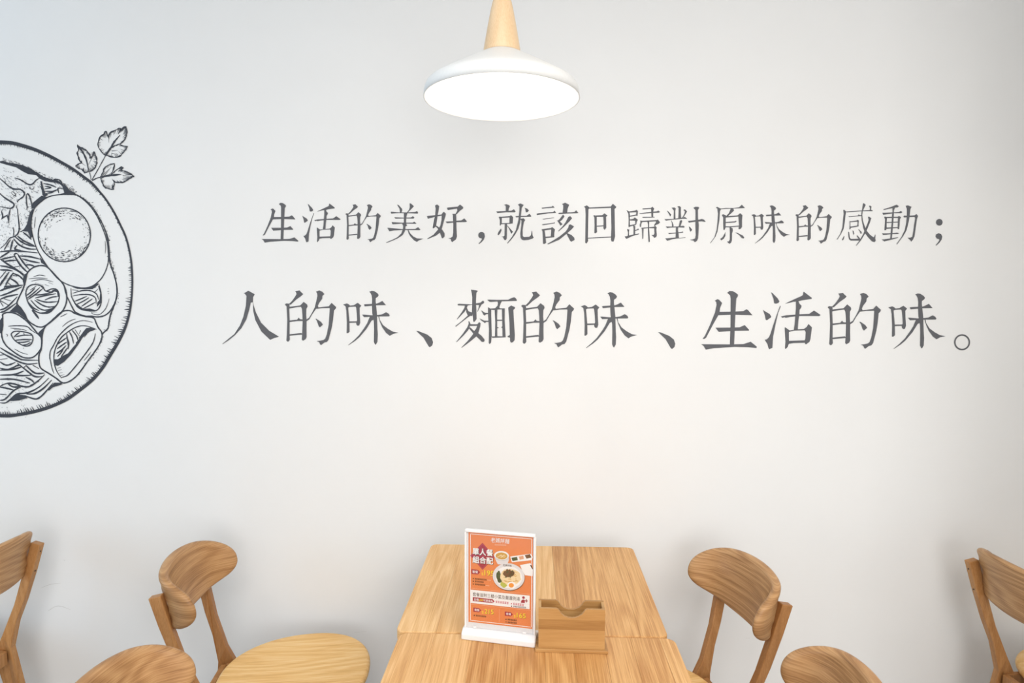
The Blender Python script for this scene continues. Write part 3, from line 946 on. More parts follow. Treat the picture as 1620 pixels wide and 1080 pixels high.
squid_ring([ring2_o], [], [(1.4, ring2_i)] + [(1.4, Bt(l)) for l in (
    [(140,342),(250,322),(380,325),(460,370),(472,460)], [(140,302),(280,265),(400,270),(480,320),(505,395)], [(160,420),(250,385),(340,345)],
    [(190,462),(280,420),(370,365)], [(260,492),(350,430),(420,380)], [(285,522),(380,475),(462,430)], [(130,255),(220,265)], [(410,240),(470,215)], [(450,290),(500,240)])]
    + [(0.8, Bt([(400,580),(440,602),(520,605),(600,530),(640,440),(655,380)])), (0.8, Bt([(400,580),(480,570)])),
       (1.0, Bt([(640,240),(650,235)])), (1.0, Bt([(630,280),(655,272)])), (1.0, Bt([(640,312),(655,305)]))],
    [Bt([(480,502),(550,425),(548,300),(512,190),(500,205),(528,300),(518,400),(490,430)]), Bt([(180,445),(210,495),(275,538),(380,558),(480,548),(380,520),(290,522),(240,490)]),
     Bt([(130,215),(280,230),(400,212),(500,160),(500,185),(420,245),(300,245),(200,240)])], 0.00102)
ring3_o1 = [(96.7, 494), (106, 491), (113, 492), (119, 495.6), (133, 500), (147.8, 502.5), (152, 510), (155.6, 517.8), (161, 525.6), (161, 535.6), (155.6, 547.8), (146.5, 561), (139, 571), (124.5, 591), (113, 601.3), (103, 605.4), (96.7, 604), (89, 598), (77.8, 590.6), (65.6, 582.8), (62.2, 575), (62, 561.7), (65.6, 551.7), (66.7, 540), (67.2, 530), (71, 517.8), (82, 507)]
ring3_f1 = [(85.6, 590.6), (82.5, 582), (80.5, 572), (79, 565), (80, 555), (84.5, 547), (92, 533), (103, 521), (112, 514), (122, 509), (133, 506.9), (146.7, 509.6)]
ring3_f2 = [(97.8, 598), (92.5, 591), (88.5, 583), (86, 572.8), (85.8, 560), (89.5, 547), (97, 534), (106.7, 525.6), (119, 518), (131, 515), (143, 517), (153, 520.8)]
ring3_f3 = [(97, 596.8), (105, 594.5), (111, 589.5), (124, 574), (135.6, 559), (146.7, 543), (150, 533), (151, 527)]
squid_ring([ring3_o1], [], [(1.3, ring3_f1), (1.4, ring3_f2), (1.5, ring3_f3)] + [(1.5, Bt(l)) for l in (
    [(50,880),(65,980),(80,1080)], [(90,850),(130,930),(150,1020)], [(130,830),(195,915),(215,990)], [(170,820),(235,915)], [(250,830),(230,880)], [(300,850),(250,920),(225,945)], [(340,880),(300,930)])]
    + [(1.6, Dt(l)) for l in ([(90,135),(160,85),(230,35)], [(95,195),(170,140),(235,95)], [(85,262),(160,210),(225,145)], [(100,305),(150,250),(185,195)], [(150,310),(200,240),(240,180)], [(250,200),(260,110),(240,40)])]
    + [(0.8, tl(0, 430, [(890,780),(960,720),(1040,680),(1080,672)])), (0.8, tl(0, 430, [(860,640),(910,615),(960,590)])), (0.8, Dt([(480,360),(530,300),(580,235)])),
       (0.9, Dt([(100,470),(150,460)])), (0.9, Dt([(110,500),(160,490)])), (0.9, Dt([(130,540),(175,530)])), (0.9, Dt([(140,575),(200,560)]))],
    [[(86, 577.5), (86.3, 568), (92, 568), (100, 562.5), (108, 558.5), (115, 550), (122, 542), (131, 534), (124, 545), (112.5, 561), (102, 572), (92, 578.5)],
     Bt([(280,860),(330,800),(390,790),(470,815),(440,830),(380,850),(330,890),(250,960),(190,1030),(180,1010),(250,930)])], 0.00106)
ring4_o = [(5, 496.7), (13, 494), (24, 495.5), (34, 501), (44, 509), (52, 518), (60, 527.5), (65.4, 534), (66, 545.6), (63.5, 554), (55.6, 562.8), (47.8, 566), (36.7, 565), (25.6, 559), (14.4, 550.6), (9, 545), (4.4, 536.7), (2.8, 526.7), (4.4, 516.7), (4.6, 503)]
ring4_h = A([(165,880),(200,850),(280,845),(400,865),(460,900),(470,970),(430,1040),(360,1055),(280,1020),(210,970),(170,910)])
squid_ring([ring4_o], [ring4_h], [(1.5, A(l)) for l in ([(200,930),(240,890),(285,858)], [(225,922),(340,900),(460,902)], [(220,972),(340,962),(460,962)], [(250,1000),(340,1000),(432,980)], [(320,1042),(390,1030),(440,1000)], [(340,870),(350,900)])]
    + [(1.2, A([(120,775),(220,765),(380,775),(450,830),(545,890)])), (0.8, A([(150,800),(280,810),(385,836)])), (0.7, A([(200,822),(300,825)])), (0.7, A([(90,880),(110,900),(100,920)])),
       (0.7, Ct([(210,60),(300,110),(400,140)])), (0.7, Ct([(330,60),(345,40)]))], [], 0.00110)

# noodles
pen = Pen(0.00114)
E0 = lambda pts: tl(0, 330, pts)
for l in ([(0,615),(150,600),(300,605),(540,630)], [(0,700),(70,655),(140,610)], [(20,720),(110,700),(205,680)], [(60,752),(150,738),(242,735)], [(50,730),(80,765)],
          [(200,652),(225,640),(250,640)], [(200,652),(290,800),(400,912)], [(250,640),(330,760),(425,872)], [(280,672),(420,682),(590,722)], [(320,712),(440,747),(570,772)],
          [(370,800),(430,800),(500,822)], [(220,400),(320,480),(420,522),(520,538)], [(250,388),(350,462),(490,524)], [(195,425),(260,500),(330,545),(430,574),(532,576)], [(245,522),(215,575),(300,592)],
          [(150,592),(170,510),(190,440)], [(0,712),(100,782),(230,862),(372,955)], [(0,812),(120,832),(250,882),(350,965)], [(0,872),(100,874),(185,888)], [(85,892),(0,992)], [(135,900),(60,1000),(0,1080)],
          [(195,910),(140,990),(80,1080)], [(200,832),(310,812)], [(330,335),(400,390),(450,440)], [(320,320),(300,330)], [(360,940),(340,1010),(350,1080)], [(190,920),(280,960),(340,1020)], [(190,950),(250,960)]):
    pen.s(1.95, E0(l), True)
for l in ([(0,272),(100,232),(330,190)], [(0,342),(120,302),(320,210)], [(0,392),(100,352),(260,318)], [(60,212),(180,200),(330,188)], [(150,92),(230,142),(275,195)], [(110,152),(180,202)], [(0,402),(120,472)],
          [(60,382),(160,412)], [(0,542),(100,502),(250,352)], [(0,577),(80,552),(235,442)], [(0,412),(50,492)], [(0,200),(60,110),(100,60)], [(40,270),(110,150)]):
    pen.s(1.95, A(l), True)
for l in ([(0,100),(150,182),(270,242),(400,277),(540,262)], [(0,40),(120,112),(250,182),(330,215),(545,222)], [(0,212),(110,195)], [(0,242),(100,292),(225,250)], [(0,332),(120,352),(250,292)], [(0,362),(200,347),(320,312)],
          [(0,432),(200,424),(345,372)], [(0,492),(200,492),(430,547)], [(0,592),(100,552),(200,557),(320,592),(430,592),(560,502),(640,422)], [(0,792),(80,772),(200,652),(300,607)],
          [(0,826),(80,828),(150,782),(250,702),(400,682),(560,602),(700,472)], [(380,702),(500,692),(620,622),(740,502)], [(350,722),(500,772),(580,742),(660,662),(760,542)], [(250,262),(400,382),(500,452),(620,452)],
          [(370,292),(500,402),(640,402)], [(470,292),(560,342)], [(0,602),(100,620),(200,645)], [(0,702),(100,712)], [(120,562),(200,602),(310,592)], [(200,432),(320,440),(445,434)], [(370,462),(450,502),(492,545)],
          [(340,330),(380,290)], [(0,150),(60,140)], [(170,345),(240,300),(300,290)], [(430,580),(560,520)]):
    pen.s(1.95, Ct(l), True)
for pl in (A([(140,562),(250,458),(330,560),(400,690),(445,735),(340,645),(250,582)]), A([(540,882),(560,852),(645,776),(607,900),(590,942)]), A([(0,690),(40,640),(42,760),(20,860),(0,880)]),
           E0([(570,690),(600,720),(690,830),(640,800),(590,770)]), E0([(360,930),(400,910),(380,1000),(360,1080),(335,1080),(350,1000)])):
    pen.p(pl, False)
for _ in range(320):
    a, c = random.choice(((0, 540), (0, 640), (0, 440))), 0
    x, y = random.uniform(2, 44), a[1] + random.uniform(-45, 20)
    if 494 < y < 566:
        continue
    l = random.uniform(0.8, 2.0)
    pen.s(0.6, [(x, y), (x + l, y + random.uniform(-.8, .8))], True, sm=False)
pen.done('noodles')

# meat slices
pen = Pen(0.00118)
F0 = lambda pts: tl(0, 210, pts)
for w, l in ((1.8, [(0,650),(60,702),(140,772),(210,802),(290,806),(350,856),(330,912),(265,958),(250,990)]), (1.9, [(0,866),(80,932),(188,1000),(200,1040),(150,1075),(0,1050)]),
             (0.8, [(160,850),(190,840),(225,882),(205,896),(162,856)]), (1.5, [(378,882),(402,870),(430,922),(452,1010),(455,1080)]), (1.5, [(378,882),(378,970),(392,1080)]),
             (1.7, [(212,640),(300,672),(400,732),(460,732),(520,672),(562,650)]), (0.8, [(440,770),(425,790),(470,805),(492,760)]), (1.6, [(620,722),(720,742),(805,778)]),
             (1.6, [(690,692),(840,712),(905,772)]), (1.5, [(640,832),(760,832),(835,800)]), (1.5, [(660,862),(740,850),(800,812)]), (1.5, [(640,760),(730,780),(640,800)]), (1.5, [(840,860),(830,790),(900,800)]),
             (1.4, [(770,660),(850,672),(890,720)]), (1.5, [(235,1030),(245,1080)]), (1.2, [(580,760),(610,850)])):
    pen.s(w, F0(l), False)
pen2 = Pen(0.00120)
pen3 = Pen(0.00124)
for w, l in ((1.5, [(250,0),(260,100),(275,250),(268,330),(222,390),(140,422),(80,502),(0,572)]), (1.5, [(150,0),(130,100),(125,210)]), (1.5, [(20,150),(100,100),(120,150),(130,205)]), (1.5, [(20,30),(40,100),(30,150)]),
             (1.0, [(190,260),(200,330),(190,400)]), (1.4, [(60,590),(100,520),(150,440)])):
    pen2.s(w, E0(l), False)
for _ in range(480):
    x, y = random.uniform(0, 66), random.uniform(262, 392)
    top = 258 + 0.42 * x
    if y < top + 4 or x > 66 - 0.28 * max(0, y - 300) or (x > 52 and y > 305):
        continue
    l = random.uniform(0.8, 3.4)
    pen3.s(random.uniform(0.45, 1.1), [(x, y), (x + l * 0.8, y + l * 0.7)] if y < 325 else [(x, y), (x + random.uniform(-1, 1), y + l * .6)], sm=False)
pen.done('meat_slice')
pen2.done('meat_slice')
pen3.done('meat_stipple')['kind'] = 'stuff'

# parsley sprig
pen = Pen(0.00122)
V = lambda pts: tl(110, 190, pts)
pen.s(1.0, V([(515,505),(420,680),(322,852)]), taper=(1, 1))
pen.s(0.8, V([(285,740),(300,790),(310,850)]), taper=(1, 1))
pen.s(1.2, V([(325,862),(390,826),(445,814)]), taper=(1, 1))
sprig = pen.done('parsley_sprig')


def leaf(outs, rib, base, veins=()):
    pn = Pen(base)
    for o_ in outs:
        q = smooth_pts(V(o_), 3)
        q = [(x + random.uniform(-.45, .45), y + random.uniform(-.45, .45)) for x, y in q]
        pn.s(1.35, q, sm=False, wob=0.5, taper=(.8, .8))
    pn.s(2.2, V(rib), taper=(1.2, 0.3), wob=0.3)
    for v_ in veins:
        pn.s(0.7, V(v_), taper=(.9, .3))
    # hatching from the outline inwards
    rx = sum(p[0] for p in rib) / len(rib)
    ry = sum(p[1] for p in rib) / len(rib)
    for o_ in outs:
        for x, y in smooth_pts(o_, 4):
            if random.random() < 0.9:
                t = random.uniform(0.08, 0.34)
                pn.s(0.75, V([(x, y), (x + (rx - x) * t, y + (ry - y) * t)]), sm=False, taper=(1, .2))
    pn.done('leaf', sprig)


leaf([[(115,350),(150,385),(190,400),(230,425),(262,455),(290,490),(300,545),(330,508),(355,450),(372,500),(392,550),(390,610),(368,670),(320,715),(270,735),(210,750)],
      [(115,352),(128,420),(108,470),(132,530),(145,575),(172,602),(130,628),(90,658),(140,690),(185,705),(215,745)]],
     [(120,372),(180,440),(240,560),(275,725)], 0.00126, ([(160,600),(230,650)], [(150,450),(190,470)], [(330,520),(270,640)]))
leaf([[(505,500),(432,420),(408,340),(440,240),(490,200),(520,155),(540,200),(556,250),(575,190),(640,150),(718,115),(735,135),(790,95),(815,125),(822,180),(800,250),(760,310),(718,342)],
      [(575,410),(650,365),(720,345),(760,370),(822,375),(800,420),(768,460),(718,515),(640,530),(560,512),(512,500)]],
     [(512,502),(580,410),(640,310),(722,212)], 0.00130, ([(560,250),(560,320)], [(600,380),(700,340)], [(600,440),(690,430)], [(600,470),(680,490)], [(590,400),(640,330)]))
leaf([[(442,808),(478,740),(500,680),(560,640),(642,620),(632,680),(620,730),(590,772)], [(590,780),(660,720),(742,670),(762,682),(740,712),(820,732),(880,772),(925,802)],
      [(925,802),(850,832),(780,880),(720,890),(640,875),(618,850)], [(640,880),(640,940),(612,960),(632,985),(560,980),(500,950),(470,890),(448,830)]],
     [(445,812),(560,790),(740,772)], 0.00134, ([(470,790),(560,700)], [(500,790),(600,660)], [(560,780),(620,730)], [(760,790),(860,800)]))


# ------------------------------------------------------------------ oak chairs
def rounded_disc(name, mat, parent, outline, mapper, th, rnd=0.15, uvf=None):
    """A slab with rounded edge: rings of a 2D outline on both faces, put in place by mapper(s, t, h)."""
    rings = [0.0, 0.35, 0.65, 0.85] + [0.85 + 0.15 * math.sin(math.pi / 2 * k / 5) for k in range(1, 6)]
    rings = [r if r <= 0.85 else 1 - rnd * (1 - (r - 0.85) / 0.15) for r in rings]
    rings = sorted(set(rings + [1 - rnd]))
    n = len(outline)
    verts, uv, faces, idx = [], [], [], {}
    for side in (1, -1):
        for k, r in enumerate(rings):
            q = max(0.0, (r - (1 - rnd)) / rnd)
            h = side * th / 2 * math.sqrt(max(0.0, 1 - q * q))
            if k == len(rings) - 1 and side == -1:
                idx[(side, k)] = idx[(1, k)]
                continue
            if r == 0:
                idx[(side, k)] = [len(verts)] * n
                verts.append(mapper(0, 0, h))
                uv.append((0, 0))
                continue
            ids = []
            for s, t in outline:
                ids.append(len(verts))
                verts.append(mapper(s * r, t * r, h))
                uv.append((s * r, t * r))
            idx[(side, k)] = ids
        for k in range(len(rings) - 1):
            a, b2 = idx[(side, k)], idx[(side, k + 1)]
            for i in range(n):
                j = (i + 1) % n
                f = (a[i], b2[i], b2[j], a[j]) if a[i] != a[j] else (a[i], b2[i], b2[j])
                faces.append(f if side == 1 else f[::-1])
    return mesh_obj(name, verts, faces, mat, parent, True, uv)


def superellipse(a, b, p, n=72):
    out = []
    for i in range(n):
        th = 2 * math.pi * i / n
        c, s = math.cos(th), math.sin(th)
        out.append((a * math.copysign(abs(c) ** (2 / p), c), b * math.copysign(abs(s) ** (2 / p), s)))
    return out


POST_Y, POST_TOP, SEAT_Z = 0.149, 0.7427, 0.424


def post_y(z):
    """The rear posts stand furthest apart at the top, come together at the seat and splay again as legs."""
    if z > SEAT_Z:
        return POST_Y - 0.12 * (POST_TOP - z)
    return POST_Y - 0.12 * (POST_TOP - SEAT_Z) + 0.045 * (SEAT_Z - z) / SEAT_Z


BACK_X, BACK_Z, BACK_LEAN = -0.3306, 0.713, R(12.4)
_plan = [(0.0, 0.0, 0.0)]
for _i in range(300):                                       # plan of the back panel: gentle middle, tight bend, straight ends
    _s = (_i + 0.5) * 0.001
    _k = 2.6 if _s < 0.105 else (11.0 if _s < 0.182 else 3.0)
    _a = _plan[-1][2] + _k * 0.001
    _plan.append((_plan[-1][0] + 0.001 * math.sin(_a), _plan[-1][1] + 0.001 * math.cos(_a), _a))


def back_plan(s_):
    q = min(abs(s_) / 0.001, 299.0)
    i, f = int(q), q - int(q)
    x, y, a = (_plan[i][k] * (1 - f) + _plan[i + 1][k] * f for k in range(3))
    return x, math.copysign(y, s_), math.copysign(a, s_)


def make_chair(label):
    root = empty('dining_chair', (0, 0, 0), 0, label, 'chair', 'oak dining chairs along the wall')
    seat_out = [(x, y * (1 + 0.08 * x / 0.22)) for x, y in superellipse(0.222, 0.220, 2.2)]
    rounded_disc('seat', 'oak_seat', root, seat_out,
                 lambda s, t, h: (s - 0.006, t, SEAT_Z - 0.012 + h - 0.005 * max(0, 1 - (s * s + t * t) / 0.04)), 0.024, 0.055)

    def pm(s, t, h):
        x, y, a = back_plan(s)
        return (BACK_X + x + h * math.cos(a) - t * math.sin(BACK_LEAN), y - h * math.sin(a), BACK_Z + t * math.cos(BACK_LEAN))
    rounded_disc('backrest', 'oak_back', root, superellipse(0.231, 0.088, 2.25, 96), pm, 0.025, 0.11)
    # rear posts running on into the rear legs, seen from the side (x, z)
    side = [(-0.350, POST_TOP - 0.004), (-0.318, POST_TOP + 0.003), (-0.2985, 0.655), (-0.272, 0.545), (-0.238, 0.450), (-0.206, 0.385), (-0.210, 0.33), (-0.268, 0.0),
            (-0.302, 0.0), (-0.284, 0.22), (-0.270, 0.35), (-0.264, 0.405), (-0.281, 0.490), (-0.305, 0.560), (-0.331, 0.655)]
    for s in (1, -1):
        bm = prism_bm(side, 'y', -0.0115, 0.0115, 0.0025, 2)
        for v in bm.verts:
            v.co.y += s * post_y(v.co.z)
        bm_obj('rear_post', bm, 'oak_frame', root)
        f = prism_bm([(0.150, 0.398), (0.116, 0.398), (0.180, 0.0), (0.206, 0.0)], 'y', s * 0.145 - 0.015, s * 0.145 + 0.015, 0.004, 2)
        bm_obj('front_leg', f, 'oak_frame', root)
        rail = prism_bm([(-0.240, 0.352), (0.125, 0.352), (0.125, 0.398), (-0.240, 0.398)], 'y', s * 0.105 - 0.008, s * 0.105 + 0.008, 0.002, 1)
        bm_obj('side_rail', rail, 'oak_frame', root)
    bm_obj('back_rail', box_bm(-0.255, -0.237, -0.10, 0.10, 0.352, 0.398, 0.002, 1), 'oak_frame', root)
    bm_obj('front_rail', box_bm(0.122, 0.140, -0.14, 0.14, 0.352, 0.398, 0.002, 1), 'oak_frame', root)
    for s in (1, -1):                                        # bolt plugs on the back of the posts
        for xx, z in ((-0.3447, 0.715), (-0.3305, 0.652)):
            bm = bmesh.new()
            bmesh.ops.create_cone(bm, cap_ends=True, segments=12, radius1=0.0026, radius2=0.0026, depth=0.003,
                                  matrix=Matrix.Translation((xx, post_y(z) * s, z)) @ Matrix.Rotation(R(90 - 13), 4, 'Y'))
            bm_obj('bolt', bm, 'bolt_brown', root)
    return root


CHAIRS = [
    ((-0.700, 1.850), 8.0, 'oak chair by the wall with its round seat in view, facing the menu stand'),
    ((-0.530, 1.205), 1.0, 'oak chair on the menu stand side with only its curved back showing'),
    ((0.328, 1.742), 193.7, 'oak chair by the wall on the bamboo holder side, facing the table'),
    ((0.346, 1.275), 175, 'oak chair on the bamboo holder side with only its curved back showing'),
    ((-1.956, 1.874), 178, 'oak chair below the noodle drawing, turned away, its back seen from behind'),
    ((1.733, 1.870), 5, 'oak chair below the end of the lettering, turned away, its back seen from behind'),
]
proto = None
for (cx, cy), rot, lab in CHAIRS:
    c = make_chair(lab) if proto is None else copy_tree(proto)
    proto = proto or c
    c.location = (cx, cy, 0)
    c.rotation_euler = (0, 0, R(rot))
    c['label'] = lab

# ------------------------------------------------------------------ tables
def clip_poly(poly, x0, x1):
    def half(pts, k, sgn):
        out = []
        for i in range(len(pts)):
            a, b2 = pts[i], pts[(i + 1) % len(pts)]
            ia, ib = sgn * (a[0] - k) >= 0, sgn * (b2[0] - k) >= 0
            if ia:
                out.append(a)
            if ia != ib:
                t = (k - a[0]) / (b2[0] - a[0])
                out.append((k, a[1] + t * (b2[1] - a[1])))
        return out
    return half(half(poly, x0, 1), x1, -1)


def rrect(x0, x1, y0, y1, r, n=6):
    pts = []
    for cx, cy, a0 in ((x1 - r, y0 + r, -90), (x1 - r, y1 - r, 0), (x0 + r, y1 - r, 90), (x0 + r, y0 + r, 180)):
        for k in range(n + 1):
            a = R(a0 + 90.0 * k / n)
            pts.append((cx + r * math.cos(a), cy + r * math.sin(a)))
    return pts


def make_table(loc, rz, W, D, cuts, label):
    root = empty('dining_table', loc, rz, label, 'table', 'oak tables pushed end to end')
    out = rrect(-W / 2, W / 2, -D / 2, D / 2, 0.022)
    edges = [-W / 2] + [-W / 2 + c * W for c in cuts] + [W / 2]
    for i in range(len(edges) - 1):
        p = clip_poly(out, edges[i] + (0.0002 if i else 0), edges[i + 1] - (0.0002 if i < len(edges) - 2 else 0))
        q = [p[0]]
        for a in p[1:]:
            if math.hypot(a[0] - q[-1][0], a[1] - q[-1][1]) > 1e-5:
                q.append(a)
        bm = prism_bm(q, 'z', TABLE_Z - 0.026, TABLE_Z)
        # round over only the outer edge of the top
        ed = [e for e in bm.edges if len(e.link_faces) == 2 and all(v.co.z > TABLE_Z - 1e-4 for v in e.verts)
              and not all(abs(v.co.x - edges[i]) < 3e-4 for v in e.verts) and not all(abs(v.co.x - edges[i + 1]) < 3e-4 for v in e.verts)]
        if i == 0:
            ed += [e for e in bm.edges if all(v.co.z > TABLE_Z - 1e-4 and abs(v.co.x + W / 2) < 1e-5 for v in e.verts)]
        if i == len(edges) - 2:
            ed += [e for e in bm.edges if all(v.co.z > TABLE_Z - 1e-4 and abs(v.co.x - W / 2) < 1e-5 for v in e.verts)]
        bmesh.ops.bevel(bm, geom=list(set(ed)), offset=0.003, segments=2, affect='EDGES', profile=0.5)
        bm_obj('plank', bm, 'oak_table', root)
    # pedestal: top cleats, column and foot
    for sy in (1, -1):
        bm_obj('cleat', box_bm(-0.05, 0.05, sy * 0.13 - 0.02, sy * 0.13 + 0.02, TABLE_Z - 0.046, TABLE_Z - 0.026, 0.002, 1), 'steel', root)
    bm_obj('column', box_bm(-0.03, 0.03, -0.15, 0.15, 0.02, TABLE_Z - 0.046, 0.004, 2), 'steel', root)
    bm_obj('foot', box_bm(-0.05, 0.05, -D / 2 + 0.06, D / 2 - 0.06, 0.0, 0.02, 0.004, 2), 'steel', root)
    return root


fl_, fr_ = on_z(681, 860, TABLE_Z), on_z(1001, 865, TABLE_Z)
nl_, nr_ = on_z(628, 998, TABLE_Z), on_z(1058, 1008, TABLE_Z)
TW = ((fr_ - fl_).length + (nr_ - nl_).length) / 2
TD = ((fl_ - nl_).length + (fr_ - nr_).length) / 2
ax_ = (fr_ - fl_ + nr_ - nl_)
trz = math.atan2(ax_.y, ax_.x)
tc_ = (fl_ + fr_ + nl_ + nr_) / 4
print('TABLE', TW, TD, math.degrees(trz), tc_, fl_, fr_, nl_, nr_)
make_table((tc_.x, tc_.y, 0), trz, TW, TD, (0.15, 0.33, 0.47, 0.60, 0.72, 0.90),
           'oak table pushed against the wall, behind the menu stand')
fw = Vector((math.sin(trz), -math.cos(trz), 0))
t2 = tc_ + fw * (TD + 0.004) + Vector((0.012, 0, 0))
make_table((t2.x, t2.y, 0), trz, TW, TD, (0.13, 0.27, 0.40, 0.53, 0.63, 0.74, 0.84, 0.945),
           'oak table carrying the menu stand and bamboo holder, joined to the one at the wall')

# ------------------------------------------------------------------ pendant lamps
LY = 1.50
lamp_x = (on_z(795, 152, CAM_H + 0.477)).x
LZ = 2.007


def make_lamp(label):
    root = empty('pendant_lamp', (0, 0, 0), 0, label, 'lamp', 'white pendant lamps in a row')
    th = 0.0022
    o = [(0.0430, 0.1030), (0.062, 0.0925), (0.090, 0.0770), (0.120, 0.0600), (0.148, 0.0440), (0.1660, 0.0330), (0.1730, 0.0265), (0.1765, 0.0175), (0.1785, 0.0)]
    inn = [(0.1763, 0.0), (0.1743, 0.0165), (0.171, 0.0245), (0.164, 0.031), (0.146, 0.0418), (0.118, 0.0578), (0.088, 0.0748), (0.060, 0.0903), (0.030, 0.1005), (0.0, 0.1005)]
    top = [(0.0, 0.1032), (0.030, 0.1032)]
    lathe('shade', top + o + inn, 'shade_white', root, 96)
    lathe('neck', [(0.0, 0.1034), (0.0422, 0.1034), (0.0428, 0.1050), (0.0405, 0.120), (0.0335, 0.160), (0.0262, 0.198), (0.0222, 0.2155), (0.0192, 0.2235), (0.0130, 0.2280), (0.0045, 0.2295), (0.0, 0.2295)],
          'lamp_wood', root, 48)
    bm = bmesh.new()
    bmesh.ops.create_cone(bm, cap_ends=True, segments=14, radius1=0.0022, radius2=0.0022, depth=0.004,
                          matrix=Matrix.Translation((-0.0070, -0.0205, 0.2160)) @ Matrix.Rotation(R(80), 4, 'X'))
    bm_obj('neck_hole', bm, 'dark_hole', root)  # dark peg, its colour standing for the shade inside the neck's side hole
    bm = bmesh.new()
    bmesh.ops.create_cone(bm, cap_ends=True, segments=12, radius1=0.003, radius2=0.003, depth=ZC - LZ - 0.2292 - 0.02,
                          matrix=Matrix.Translation((0, 0, (ZC - LZ + 0.2292 - 0.02) / 2)))
    bm_obj('cord', bm, 'cord', root, True)
    lathe('ceiling_rose', [(0.0, ZC - LZ - 0.022), (0.04, ZC - LZ - 0.022), (0.05, ZC - LZ - 0.012), (0.05, ZC - LZ), (0.0, ZC - LZ)], 'shade_white', root, 32)
    lathe('socket', [(0.0, 0.1003), (0.019, 0.1003), (0.019, 0.055), (0.0, 0.055)], 'shade_white', root, 24)
    pr = []
    for k in range(17):
        a = -math.pi / 2 + math.pi * k / 16 * 0.88
        pr.append((0.031 * math.cos(a), 0.012 + 0.031 * math.sin(a)))
    pr += [(0.014, 0.050), (0.014, 0.054)]
    lathe('bulb', pr, 'bulb_glow', root, 32)
    return root


lamp = make_lamp('white cone pendant lamp with wooden neck hanging above the table')
lamp.location = (lamp_x, LY, LZ)
for dx, lab in ((-2.15, 'white cone pendant lamp hanging beyond the noodle drawing'), (2.15, 'white cone pendant lamp hanging beyond the end of the lettering')):
    l2 = copy_tree(lamp)
    l2.location = (lamp_x + dx, LY, LZ)
    l2['label'] = lab

# ------------------------------------------------------------------ menu stand
bl, br = on_z(737, 992, TABLE_Z + 0.022), on_z(845.5, 1004.5, TABLE_Z + 0.022)
PW = (br - bl).length
srz = math.atan2(br.y - bl.y, br.x - bl.x)
mid_ = (bl + br) / 2
print('STAND', PW, math.degrees(srz), mid_)
stand = empty('menu_stand', (mid_.x, mid_.y, TABLE_Z), srz, 'white table stand holding an orange menu sheet with prices', 'menu stand')
PH = 0.2315
# base: slab with sloped rounded top, front is -y
bp = [(-0.0175, 0.0), (0.040, 0.0), (0.040, 0.014), (0.010, 0.0235), (-0.0045, 0.0235), (-0.0175, 0.0150)]
bm_obj('base', prism_bm([(p[0], p[1]) for p in bp], 'x', -PW / 2 - 0.007, PW / 2 + 0.0045, 0.0035, 3), 'plastic_white', stand)
Z0 = 0.0235
bm_obj('backing', box_bm(-PW / 2, PW / 2, 0.0005, 0.0025, Z0, Z0 + PH, 0.0006, 1), 'plastic_white', stand)
bm_obj('top_cap', box_bm(-PW / 2 - 0.001, PW / 2 + 0.001, -0.0045, 0.004, Z0 + PH, Z0 + PH + 0.007, 0.0015, 2), 'plastic_white', stand)
for s in (1, -1):
    bm_obj('side_edge', box_bm(s * PW / 2 - 0.0022, s * PW / 2 + 0.0022, -0.004, 0.0035, Z0, Z0 + PH, 0.0008, 1), 'plastic_white', stand)
bm_obj('front_cover', box_bm(-PW / 2 + 0.0024, PW / 2 - 0.0024, -0.0036, -0.0026, Z0 + .001, Z0 + PH - .0005), 'clear_acrylic', stand)
for s in (1, -1):
    bm_obj('clip', box_bm(s * PW * 0.36 - 0.004, s * PW * 0.36 + 0.004, -0.0046, -0.0036, Z0 + 0.001, Z0 + 0.006, 0.0005, 1), 'plastic_white', stand)

# the printed sheet; UX, VY read off the photograph's enlargements
SW, SH = PW * 0.931, 0.218
SX0, SZ1 = -PW / 2 + 0.0066, 0.2545


def up(X, Y):
    u = (X - 100) / 1088.0
    v = (Y - 115 - 0.046 * (X - 100)) / 1533.0
    return (SX0 + u * SW, SZ1 - v * SH)


layer = [0]
sheet = bm_obj('menu_sheet', box_bm(SX0, SX0 + SW, 0.0000, 0.0004, SZ1 - SH, SZ1), 'print_orange', stand)


def printed(name, polys, mat, raw=False):
    v, f = [], []
    layer[0] += 1
    y = -0.00003 * layer[0]
    for pg in polys:
        w = pg if raw else [up(*p) for p in pg]
        o_ = len(v)
        v += [(x, y, z) for x, z in w]
        for t in tessellate_polygon([[Vector((x, z, 0)) for x, z in w]]):
            a, b2, c = v[o_ + t[0]], v[o_ + t[1]], v[o_ + t[2]]
            s = (b2[0] - a[0]) * (c[2] - a[2]) - (b2[2] - a[2]) * (c[0] - a[0])
            f.append(tuple(o_ + i for i in (t if s > 0 else t[::-1])))
    return mesh_obj(name, v, f, mat, sheet)


def rect(x0, y0, x1, y1):
    k = 0.046
    return [(x0, y0), (x1, y0 + k * (x1 - x0)), (x1, y1 + k * (x1 - x0)), (x0, y1)]


